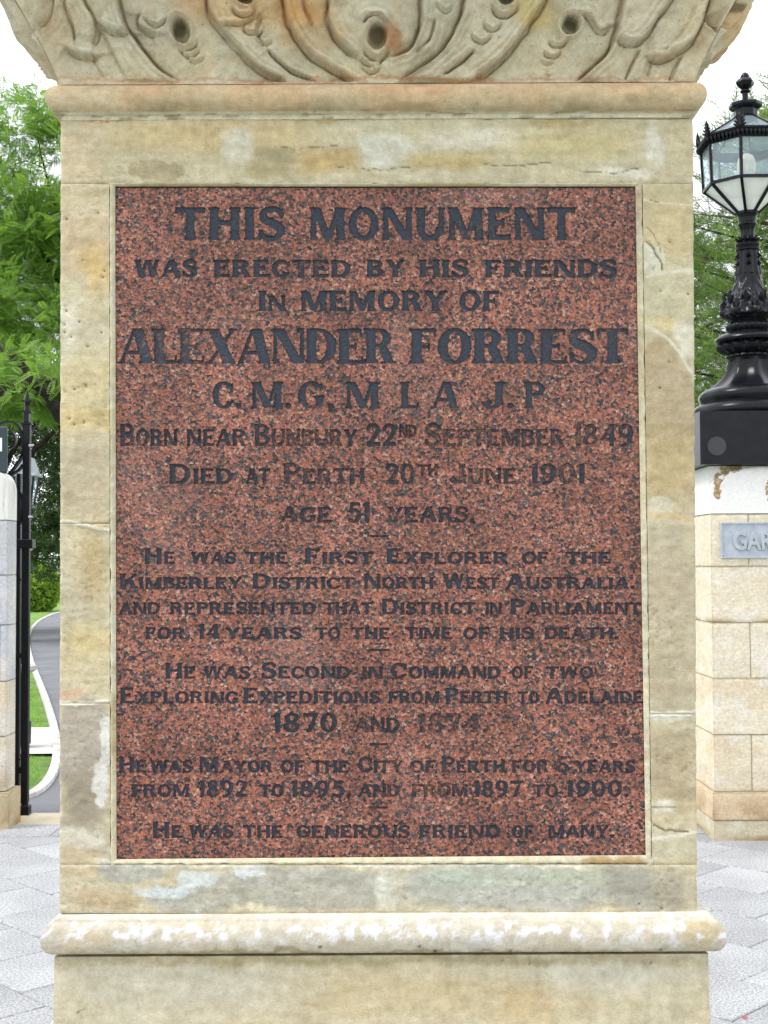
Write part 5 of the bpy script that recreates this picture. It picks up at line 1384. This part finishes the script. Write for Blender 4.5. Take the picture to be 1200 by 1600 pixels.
# rounded cap
V = []; Fc = []; n = 20
pf = [(LC, zlf(812))] + [(LC - .075 + .075 * math.cos(a), zlf(768) + (zlf(737) - zlf(768)) * math.sin(a)) for a in np.linspace(0, math.pi / 2, n)] + [(LC - .8, zlf(736.5)), (LC - .8, zlf(812))]
m_ = len(pf)
cb = MB(); cb.add([(x, LF - .002, z) for x, z in pf] + [(x, LBk, z) for x, z in pf], [tuple(range(m_ - 1, -1, -1)), tuple(range(m_, 2 * m_))] + [(i, (i + 1) % m_, m_ + (i + 1) % m_, m_ + i) for i in range(m_)])
cb.build('cap_stone', mat_simple('streaked_limewash', (.36, .33, .24), (.66, .66, .63), 5, .9, .004, 50, sc3=(3, 3, .5), lo=.32, hi=.5), lp)
# green sign on top of it
gx1 = X(8, LF + .02, 700); gz0, gz1 = zlf(737), zlf(665)
gs = empty('notice_board', (gx1 - .2, LF + .06, gz0)); tag(gs, 'dark green board with a white panel standing above the left pillar', 'sign')
MB().box(gx1 - .42, gx1, LF + .05, LF + .08, gz0 - .0005, gz1, .006).build('board', M['greensign'], gs)
MB().box(gx1 - .36, gx1 - .028, LF + .047, LF + .051, zlf(704), zlf(683)).build('white_panel', M['whitepaint'], gs)

# ================================================================== GATE
GY = 8.28; gm = M['gatemetal']
gxp = X(40.6, GY, 950)
gate = empty('iron_gate', (gxp, GY, 0)); tag(gate, 'tall black wrought iron gate leaf with scrolls swung open beside the left pillar', 'gate')
def zg(v): return Z(v, GY, 40)
pw = .046
MB().box(gxp - pw / 2, gxp + pw / 2, GY - pw / 2, GY + pw / 2, zg(1255), zg(663), .004).build('gate_post', gm, gate)
MB().box(gxp - pw / 2 + .006, gxp + pw / 2 - .006, GY - .03, GY + .03, zg(661), zg(644), .004).box(gxp - .033, gxp + .033, GY - .033, GY + .033, zg(663.5), zg(661)).box(gxp - .033, gxp + .033, GY - .033, GY + .033, zg(645), zg(643)).build('post_cap', gm, gate)
b = MB(); b.tube([(gxp, GY, zg(643)), (gxp, GY, zg(634)), (gxp, GY, zg(628)), (gxp, GY, zg(610))], [.02, .016, .022, .003], 8)
for s_ in (-1, 1): b.tube([(gxp, GY, zg(636)), (gxp + s_ * .016, GY, zg(627)), (gxp + s_ * .032, GY, zg(625)), (gxp + s_ * .034, GY, zg(629))], [.008, .007, .006, .004], 6)
b.build('spear_finial', gm, gate)
MB().box(gxp - pw / 2 - .038, gxp - pw / 2 - .012, GY - .02, GY + .02, zg(1230), zg(740)).build('gate_stile', gm, gate)
def scroll(pts, w=.05, t=.012):
    """flat iron bar bent in the plane of the gate"""
    p = resample(pts, 40); tg = np.gradient(p, axis=0); tg /= np.linalg.norm(tg, axis=1)[:, None]; nn = np.stack([-tg[:, 1], tg[:, 0]], 1)
    V = []; Fc = []
    for q, n_ in zip(p, nn):
        for so, sy_ in ((-1, -1), (1, -1), (1, 1), (-1, 1)): V.append((q[0] + n_[0] * t / 2 * so, GY + sy_ * w / 2, q[1] + n_[1] * t / 2 * so))
    for i in range(len(p) - 1):
        for k in range(4): Fc.append((i * 4 + k, i * 4 + (k + 1) % 4, i * 4 + 4 + (k + 1) % 4, i * 4 + 4 + k))
    Fc += [(0, 1, 2, 3), tuple((len(p) - 1) * 4 + k for k in (3, 2, 1, 0))]
    MB().add(V, Fc).build('scroll', gm, gate)
def gp(l): return [(X(u, GY, v), zg(v)) for u, v in l]
scroll(gp([(-14, 680), (-8, 668), (2, 662), (14, 659), (26, 662), (33, 670), (36, 682), (37, 700), (33, 716), (22, 732), (14, 741), (6, 756)]))
scroll(gp([(4, 690), (8, 680), (14, 674), (20, 676), (24.5, 684), (23, 694), (16, 700), (6, 698), (-4, 686), (-2, 672)]), .045)
scroll(gp([(36, 726), (30, 734), (20, 741), (12, 748)]), .045)
scroll(gp([(18, 756), (26, 762), (34, 772), (36, 786), (35, 806), (31, 818), (24, 824), (14, 820)]))
scroll(gp([(36, 806), (32, 818), (26, 827), (18, 832)]), .045)
for v_, h_ in ((850, .05), (1024, .03), (1203, .04), (1251, .035)):
    MB().box(gxp - 1.5, gxp - pw / 2 + .002, GY - .018, GY + .018, zg(v_) - h_ / 2, zg(v_) + h_ / 2).build('gate_rail', gm, gate)
for k in range(9):
    x = gxp - .15 - k * .16; MB().tube([(x, GY, zg(1251)), (x, GY, zg(790)), (x, GY, zg(778))], [.009, .009, .001], 6).build('gate_bar', gm, gate)
b = MB(); b.bar((gxp - .24, GY, zg(1150)), (gxp - .03, GY, zg(1187)), .014); b.bar((gxp - .2, GY, zg(925)), (gxp - .03, GY, zg(905)), .014); b.build('brace', gm, gate)
MB().box(gxp - .10, gxp + .05, GY - .045, GY + .045, zg(857), zg(843), .003).build('hinge_strap', gm, gate)
for vv in (697, 808): MB().tube([(gxp + .022, GY - .034, zg(vv)), (gxp + .046, GY - .034, zg(vv))], .008, 8).build('stud', M['greymetal'], gate)
MB().box(gxp - .028, gxp + .034, GY - .035, GY + .035, 0.0, zg(1258), .004).tube([(gxp, GY, zg(1259)), (gxp, GY, zg(1254))], .022, 10).build('foot_block', gm, gate)

# ================================================================== LANTERN POST beyond the gate
DY = 11.35; dx_ = X(41, DY, 800)
def zd(v): return Z(v, DY, 41)
dl = empty('lantern_post', (dx_, DY, 0)); tag(dl, 'four sided lantern with grey hood on a dark post behind the gate', 'street lamp')
q = DY / F
b = MB(); b.lathe([(.10, zd(1163)), (.10, zd(1128)), (.03, zd(1124))], dx_ - .035, DY, 4, rot=math.pi / 4).build('post_base', gm, dl)
b = MB(); b.lathe([(.028, zd(1126)), (.024, zd(1050)), (.024, zd(800)), (.05, zd(795)), (.04, zd(788))], dx_ - .03, DY, 12).build('post', gm, dl, True)
b = MB(); b.lathe([(.10, zd(1050)), (.13, zd(1046)), (.13, zd(1040)), (.03, zd(1037))], dx_ - .03, DY, 24).build('pale_collar', M['concrete'], dl, True)
def sq(r, z, k): t = math.pi / 2 * k + math.pi / 4; return Vector((dx_ + r * math.cos(t), DY + r * math.sin(t), z))
ra, rb_, rc, rd = 10 * q * 1.3, 17 * q * 1.3, 21 * q * 1.3, 11 * q * 1.3
b = MB()
for k in range(4):
    b.bar(sq(ra, zd(790), k), sq(rb_, zd(745), k), .016); b.bar(sq(ra, zd(790), k), sq(ra, zd(790), k + 1), .016)
b.build('lantern_frame', gm, dl)
for k in range(4):
    a_, b2, c2, d2 = sq(ra, zd(790), k), sq(ra, zd(790), k + 1), sq(rb_, zd(746), k + 1), sq(rb_, zd(746), k)
    g = MB(); n_ = (b2 - a_).cross(d2 - a_).normalized() * .003; g.add([a_, b2, c2, d2, a_ - n_, b2 - n_, c2 - n_, d2 - n_], [(0, 1, 2, 3), (7, 6, 5, 4), (0, 4, 5, 1), (1, 5, 6, 2), (2, 6, 7, 3), (3, 7, 4, 0)])
    g.build('glass_pane', M['glass'], dl)
b = MB(); b.lathe([(rb_, zd(746)), (rc * 1.05, zd(745)), (rc * 1.05, zd(743)), (rc * .86, zd(740)), (rd, zd(716)), (rd * .5, zd(714)), (.01, zd(709))], dx_, DY, 4, rot=math.pi / 4).build('hood', mat_simple('grey_hood_paint', (.16, .20, .22), (.26, .30, .33), 10, .35, .0003, 60), dl)

# ================================================================== VEGETATION
def quads_from(base_q, R, T_, S):
    """base_q (m,4,3); R (n,3,3), T (n,3), S (n,)"""
    v = np.einsum('nij,mkj->nmki', R, base_q) * S[:, None, None, None] + T_[:, None, None, :]
    return v.reshape(-1, 3)
def rand_rot(n, dirs=None, spread=1.0):
    """frames with x axis along dirs"""
    d = RNG.normal(size=(n, 3)) if dirs is None else dirs + spread * RNG.normal(size=(n, 3)) * .5
    d /= np.linalg.norm(d, axis=1)[:, None]
    r = RNG.normal(size=(n, 3)) * .6 + np.array([0, 0, 1.2]); y = np.cross(r, d); y /= np.linalg.norm(y, axis=1)[:, None]; z = np.cross(d, y)
    return np.stack([d, y, z], -1)
def foliage(name, base_q, centers, dirs, scale, mat, parent, spread=1.0, kind=None):
    n = len(centers); R = rand_rot(n, dirs, spread); S = scale * RNG.uniform(.7, 1.25, n)
    V = quads_from(base_q, R, centers, S); m = len(base_q)
    tone = np.repeat(RNG.uniform(0, .75, n), m * 4)
    Fc = np.arange(len(V)).reshape(-1, 4)
    me = npmesh(name, V, Fc, mat, False, None, tone); o = link(name, me, parent)
    if kind: o['kind'] = kind
    return o
def frond(pairs=9, L=1., w=.18, lw=.068, droop=.25):
    q = []
    for i in range(pairs):
        t = (i + .8) / (pairs + .5); x = t * L; z = -droop * t * t; ll = w * (.55 + .9 * math.sin(math.pi * min(1, t * .9 + .08)))
        for s_ in (-1, 1):
            a = (x, 0, z); b_ = (x + .35 * ll, s_ * ll, z - .18 * ll); dx = lw
            q.append([a, (x + .1 * ll + dx * .6, s_ * ll * .5, z - .03), b_, (x + .1 * ll - dx * .6, s_ * ll * .5, z - .03)])
    q.append([(0, -.006, 0), (L * .5, -.006, -droop * .25), (L * .5, .006, -droop * .25), (0, .006, 0)])
    return np.array(q)
def leafq(n=5):
    q = []
    for i in range(n):
        a = 2 * math.pi * i / n + .3; c_, s_ = math.cos(a), math.sin(a); e = .15 * math.sin(i * 2.1)
        q.append([(.08 * c_, .08 * s_, 0), (.5 * c_ - .2 * s_, .5 * s_ + .2 * c_, .12 + e), (1.0 * c_, 1.0 * s_, -.05 + e), (.5 * c_ + .2 * s_, .5 * s_ - .2 * c_, -.02 + e)])
    return np.array(q)
def needle_spray(n=14):
    q = []
    for i in range(n):
        t = i / n; x = t; 
        for s_ in (-1, 1):
            L = .26 * (1 - .5 * t); a = s_ * (.75 + .2 * math.sin(i * 3.3)); zz = .12 * math.sin(i * 5.1)
            q.append([(x, 0, 0), (x + L * .5 * math.cos(a), L * .5 * math.sin(a) + .018, zz * .5), (x + L * math.cos(a), L * math.sin(a), zz + .03), (x + L * .5 * math.cos(a), L * .5 * math.sin(a) - .018, zz * .5)])
    q.append([(0, -.02, 0), (.5, -.02, .0), (1.1, 0, .04), (.5, .02, 0)])
    return np.array(q)
def blob_pts(n, c, r, shell=.35):
    d = RNG.normal(size=(n, 3)); d /= np.linalg.norm(d, axis=1)[:, None]; k = RNG.uniform(shell, 1, n) ** .6
    return np.array(c) + d * np.array(r) * k[:, None], d
def tree(name, label, base, trunk, limbs, group='trees beyond the gate'):
    t = empty(name, base); tag(t, label, 'tree', group)
    MB().tube([p for p, r in trunk], [r for p, r in trunk], 12).build('trunk', M['bark'], t, True)
    for l in limbs:
        pp = resample([p for p, r in l], 34); rr = np.interp(np.linspace(0, 1, 34), np.linspace(0, 1, len(l)), [r for p, r in l])
        pp = pp + RNG.normal(size=pp.shape) * rr[:, None] * .13 + .10 * rr[:, None] * np.sin(np.arange(34)[:, None] * np.array([.9, .7, 1.1]) + 2)
        MB().tube([tuple(p) for p in pp], list(rr * .58), 10).build('branch', M['bark'], t, True)
    return t

# feathery tree at the left (trunk hidden by the monument)
TY = 15.0
def w3(u, v, y): p = P(u, v, y); return (float(p[0]), float(p[1]), float(p[2]))
limbs = [
 [(w3(210, 700, TY), .22), (w3(130, 622, TY - 1), .17), (w3(60, 597, TY - 1.6), .13), (w3(0, 606, TY - 1.8), .12), (w3(-120, 590, TY - 2), .07)],
 [(w3(150, 700, TY), .18), (w3(95, 645, TY - 1.2), .12), (w3(55, 594, TY - 1.6), .10), (w3(20, 555, TY - 1.5), .08), (w3(-60, 500, TY - 1), .05)],
 [(w3(180, 600, TY), .15), (w3(110, 470, TY), .10), (w3(70, 400, TY), .06), (w3(52, 370, TY), .04), (w3(20, 330, TY), .02)],
 [(w3(150, 480, TY + .3), .10), (w3(95, 380, TY + .3), .06), (w3(60, 350, TY + .2), .04), (w3(0, 392, TY), .02)],
 [(w3(140, 400, TY), .06), (w3(90, 330, TY), .03), (w3(66, 250, TY), .016), (w3(58, 200, TY), .01), (w3(62, 160, TY), .006)],
 [(w3(66, 262, TY), .014), (w3(40, 252, TY), .010), (w3(14, 262, TY), .008), (w3(6, 274, TY), .005)],
 [(w3(30, 560, TY - .4), .07), (w3(8, 545, TY - .5), .06), (w3(-30, 520, TY - .5), .05)],
 [(w3(260, 560, TY + 1), .15), (w3(330, 300, TY + 1), .09), (w3(420, 100, TY + 1), .04)],
 [(w3(240, 600, TY), .15), (w3(200, 300, TY), .09), (w3(150, 60, TY), .03)],
]
jt = tree('feathery_tree', 'tall tree with feathery bright green leaves and dark crossing limbs left of monument', (-2.3, TY, 0),
          [((-2.3, TY, -.05), .34), ((-2.35, TY, 1.2), .27), (w3(250, 700, TY), .24)], limbs)
FR = frond()
cs = []; ds = []
def clump(u, v, y, r, n, up=.15):
    c = w3(u, v, y); p, d = blob_pts(int(n * 2.2), c, (r, r * .9, r * .55), .1); cs.append(p); ds.append(d * np.array([1, 1, .5]) + np.array([0, 0, up]))
for i in range(44):    # dense middle band
    clump(random.uniform(-70, 130), random.uniform(425, 552), TY + random.uniform(-1.0, 1.6), random.uniform(.34, .52), 54)
for i in range(34):
    clump(random.uniform(30, 150), random.uniform(290, 430), TY + random.uniform(-.8, 1.4), random.uniform(.24, .40), 34)
for i in range(22):
    clump(random.uniform(-60, 60), random.uniform(300, 430), TY + random.uniform(-.8, 1.2), random.uniform(.2, .32), 22)
for i in range(34):    # airy top
    u = random.uniform(-60, 110); clump(u, random.uniform(142, 300), TY + random.uniform(-.6, .8), random.uniform(.10, .22), 9)
for i in range(17): clump(random.uniform(-50, 62), random.uniform(150, 260), TY + random.uniform(-.5, .5), random.uniform(.14, .26), 15)
for i in range(20): clump(random.uniform(-50, 95), random.uniform(290, 420), TY + random.uniform(-.5, .5), random.uniform(.2, .34), 26)
for i in range(7): clump(random.uniform(66, 100), random.uniform(180, 250), TY, .16, 14)
for i in range(12): clump(random.uniform(62, 95), random.uniform(592, 650), TY - 1, .18, 16)
for i in range(30): clump(random.uniform(-30, 95), random.uniform(540, 612), TY - random.uniform(0, 2.3), .2, 11)
for i in range(8): clump(random.uniform(-10, 30), random.uniform(615, 660), TY - .4, .22, 18)
for i in range(60):    # rest of the crown behind and above the monument
    clump(random.uniform(230, 520), random.uniform(60, 560), TY + random.uniform(0, 2.5), random.uniform(.5, .8), 46)
cs_ = np.vstack(cs); ds_ = np.vstack(ds)
foliage('crown', FR, cs_, ds_, .165, M['leaf_bright'], jt, 1.0)

# dark trees further back on the left
def leafy_tree(name, label, x, y, z0, z1, rx, n, mat, ls, trunk_r=.3, group='trees beyond the gate', off=0.):
    lim = [[((x, y, z0 * .6), trunk_r * .6), ((x + a, y + b_, (z0 + z1) / 2), trunk_r * .35), ((x + a * 2, y + b_ * 2, z1 * .85), trunk_r * .12)] for a, b_ in ((off * .5 - .25 * rx, .1), (off * .5 + .3 * rx, -.1), (off * .5 + .05 * rx, .3), (off * .5 - .1 * rx, -.3))]
    xt = x; x = x - 0
    t = tree(name, label, (x, y, 0), [((x, y, -.05), trunk_r), ((x, y, z0 + .3), trunk_r * .75), ((x + .1, y, (z0 + z1) / 2), trunk_r * .4)], lim, group)
    P_ = []; D_ = []
    nb_ = 46
    for i in range(nb_):
        a = RNG.uniform(0, 2 * math.pi); h = RNG.uniform(0, 1); rr = rx * math.sin(math.pi * (.12 + .80 * h)) ** .6 * RNG.uniform(.35, .9)
        p, d = blob_pts(n // nb_, (x + off + rr * math.cos(a), y + rr * .7 * math.sin(a), z0 + (z1 - z0) * h), (rx * .28, rx * .28, rx * .24)); P_.append(p); D_.append(d)
    foliage('crown', leafq(5), np.vstack(P_), np.vstack(D_), ls, mat, t, 1.6)
    return t
leafy_tree('dark_tree', 'dense dark green tree hanging low behind the lantern post', X(-60, 27, 800), 27, 1.8, 6.0, 2.3, 15000, M['leaf_dark'], .085, off=1.6)
leafy_tree('dark_tree', 'shadowy dark tree furthest left behind the green board', X(-120, 30, 800), 30, 2.2, 7.0, 2.6, 6000, M['leaf_dark'], .10)
leafy_tree('dark_tree', 'dark tree mostly hidden by the monument beside the far wall', X(190, 32, 800), 32, 1.7, 6.5, 2.8, 9000, M['leaf_dark'], .10, off=-.8)

# round bush on the far lawn
BY = 45.; bxp = X(50, BY, 910); br = 1.0
bush = empty('round_bush', (bxp, BY, 0)); tag(bush, 'rounded bright green clipped bush on the lawn behind the gate', 'bush')
p, d = blob_pts(5200, (bxp, BY, .78), (1.02, 1.0, 1.0), .75); p[:, 2] = np.maximum(p[:, 2], .02)
foliage('foliage', leafq(5), p, d, .085, M['leaf_bush'], bush, 1.0)
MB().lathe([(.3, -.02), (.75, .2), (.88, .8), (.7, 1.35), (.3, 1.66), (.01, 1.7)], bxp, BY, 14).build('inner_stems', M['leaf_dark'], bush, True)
for o_, r2, lb in ((-1.9, .8, 'lower green bush left of the round bush, behind the gate bars'), (3.2, 1.0, 'green bush hidden right of the road behind the monument')):
    bb = empty('low_bush', (bxp + o_, BY + .6, 0)); tag(bb, lb, 'bush')
    p, d = blob_pts(2600, (bxp + o_, BY + .6, r2 * .7), (r2, r2, r2 * .85), .7); p[:, 2] = np.maximum(p[:, 2], .02)
    foliage('foliage', leafq(5), p, d, .085, M['leaf_bush'], bb, 1.0)

# white wall with railing far behind
WY = 58.
wa = empty('garden_wall', (X(60, WY, 880), WY, 0)); tag(wa, 'low white wall with dark handrail in the distance past the bush', 'wall')
wx0, wx1 = X(-40, WY), X(330, WY)
MB().box(wx0, wx1, WY, WY + .3, -.05, Z(895, WY), .01).build('wall_base', M['bark'], wa)
MB().box(wx0, wx1, WY + .02, WY + .28, Z(895, WY), Z(873.5, WY), .01).build('wall_panel', M['wallpaint'], wa)
MB().box(wx0, wx1, WY - .02, WY + .32, Z(872, WY), Z(868.5, WY), .01).build('handrail', gm, wa)
for u in range(-30, 330, 22): MB().box(X(u + 2, WY) - .05, X(u + 2, WY) + .05, WY - .03, WY + .02, Z(893, WY), Z(872, WY)).build('rail_post', gm, wa)

# conifers on the right
def conifer(label, x, y, h, n_br, seedk, low=2.0, dense=1.0, scale=.50):
    t = empty('pine_tree', (x, y, 0)); tag(t, label, 'tree', 'pine trees behind the lamp')
    MB().tube([(x, y, -.05), (x + .05, y, h * .5), (x, y, h)], [.32, .2, .03], 12).build('trunk', M['bark'], t, True)
    P_ = []; D_ = []; tw = MB()
    for i in range(n_br):
        z = low + (h - low) * (i / n_br) ** .9; a = i * 2.399 + random.uniform(-.3, .3); L = (h - z) * .34 + .9
        c_, s_ = math.cos(a), math.sin(a); pts = []; rr = []
        for k in range(7):
            q_ = k / 6; pts.append((x + c_ * L * q_, y + s_ * L * q_, z + .10 * L * math.sin(q_ * 3.0) - .05 * L * q_ + .28 * L * q_ ** 2)); rr.append(lerp(.05, .008, q_))
        MB().tube(pts, rr, 6).build('branch', M['bark'], t, True) if i % 2 == 0 else tw.tube(pts, rr, 5)
        m = int(44 * dense)
        q_ = RNG.uniform(.15, 1.05, m); pp = np.stack([np.interp(q_, np.linspace(0, 1, 7), [p[j] for p in pts]) for j in range(3)], 1) + RNG.normal(size=(m, 3)) * np.array([.22, .22, .14])
        P_.append(pp); D_.append(np.repeat([[c_, s_, .35]], m, 0) + RNG.normal(size=(m, 3)) * .45)
        for k in range(5):
            j = RNG.integers(0, m); e = pp[j] + np.array([c_, s_, .45]) * RNG.uniform(.4, .8) + RNG.normal(size=3) * .2
            tw.tube([tuple(np.array(pts[min(6, int(q_[j] * 6))])), tuple((pp[j] + e) / 2 + np.array([0, 0, -.06])), tuple(e)], [.012, .009, .004], 4)
    tw.build('twigs', M['twig'], t); foliage('crown', needle_spray(), np.vstack(P_), np.vstack(D_), scale, M['leaf_pine'], t, .9)
    return t
conifer('shaggy pine with pale upswept twigs right behind the black lamp', X(1225, 24, 600), 24, 9.9, 70, 1, 2.0, 1.3)
conifer('darker pine standing just left of the lamp pillar, partly behind monument', X(1060, 29, 600), 29, 8.9, 60, 2, 2.0, 1.3)
conifer('further pine beyond the right edge of the lamp', X(1290, 27, 600), 27, 11.6, 60, 3, 2.0, 1.0)

# a fallen petal on the paving
fx_, fy_ = G(1164, 1592); fp = MB(); fp.add([(fx_ - .012, fy_, .003), (fx_, fy_ - .006, .005), (fx_ + .014, fy_ + .002, .004), (fx_ + .001, fy_ + .008, .009)], [(0, 1, 3), (1, 2, 3)])
tag(fp.build('petal', mat_simple('crimson_petal', (.40, .03, .05), (.55, .07, .10), 90, .6, 0)), 'small crimson petal lying on the pale paving right of the monument', 'petal')
# grass blades on the nearer lawn
n = 26000
gx = RNG.uniform(-5.2, -2.6, n); gy = RNG.uniform(8.9, 17, n)
def left_of_kerb(x, y):
    kx = np.interp(y, kc[8:60, 1], kc[8:60, 0]); return x < kx - .1
ok = left_of_kerb(gx, gy) & ~((gy > p1[1] - .03) & (gy < p2[1] + .03)) 
yk = np.interp(gx, kc[:10, 0], kc[:10, 1]); ok &= gy > yk + .1
gx, gy = gx[ok], gy[ok]; n = len(gx)
a = RNG.uniform(0, 2 * math.pi, n); w = .0035; h = RNG.uniform(.015, .035, n); lx, ly = RNG.normal(size=(2, n)) * .01
b0 = np.stack([gx, gy, np.full(n, -.03)], 1); dv = np.stack([np.cos(a) * w, np.sin(a) * w, 0 * a], 1); tp = np.stack([gx + lx, gy + ly, -.03 + h], 1)
V = np.stack([b0 - dv, b0 + dv, tp], 1).reshape(-1, 3)
me = npmesh('grass', V, np.arange(len(V)).reshape(-1, 3), M['grass'], False, None, np.repeat(RNG.uniform(0, .8, n), 3)); o = link('grass', me)
tag(o, 'short mown green grass beside the white kerb', 'grass', kind='stuff')
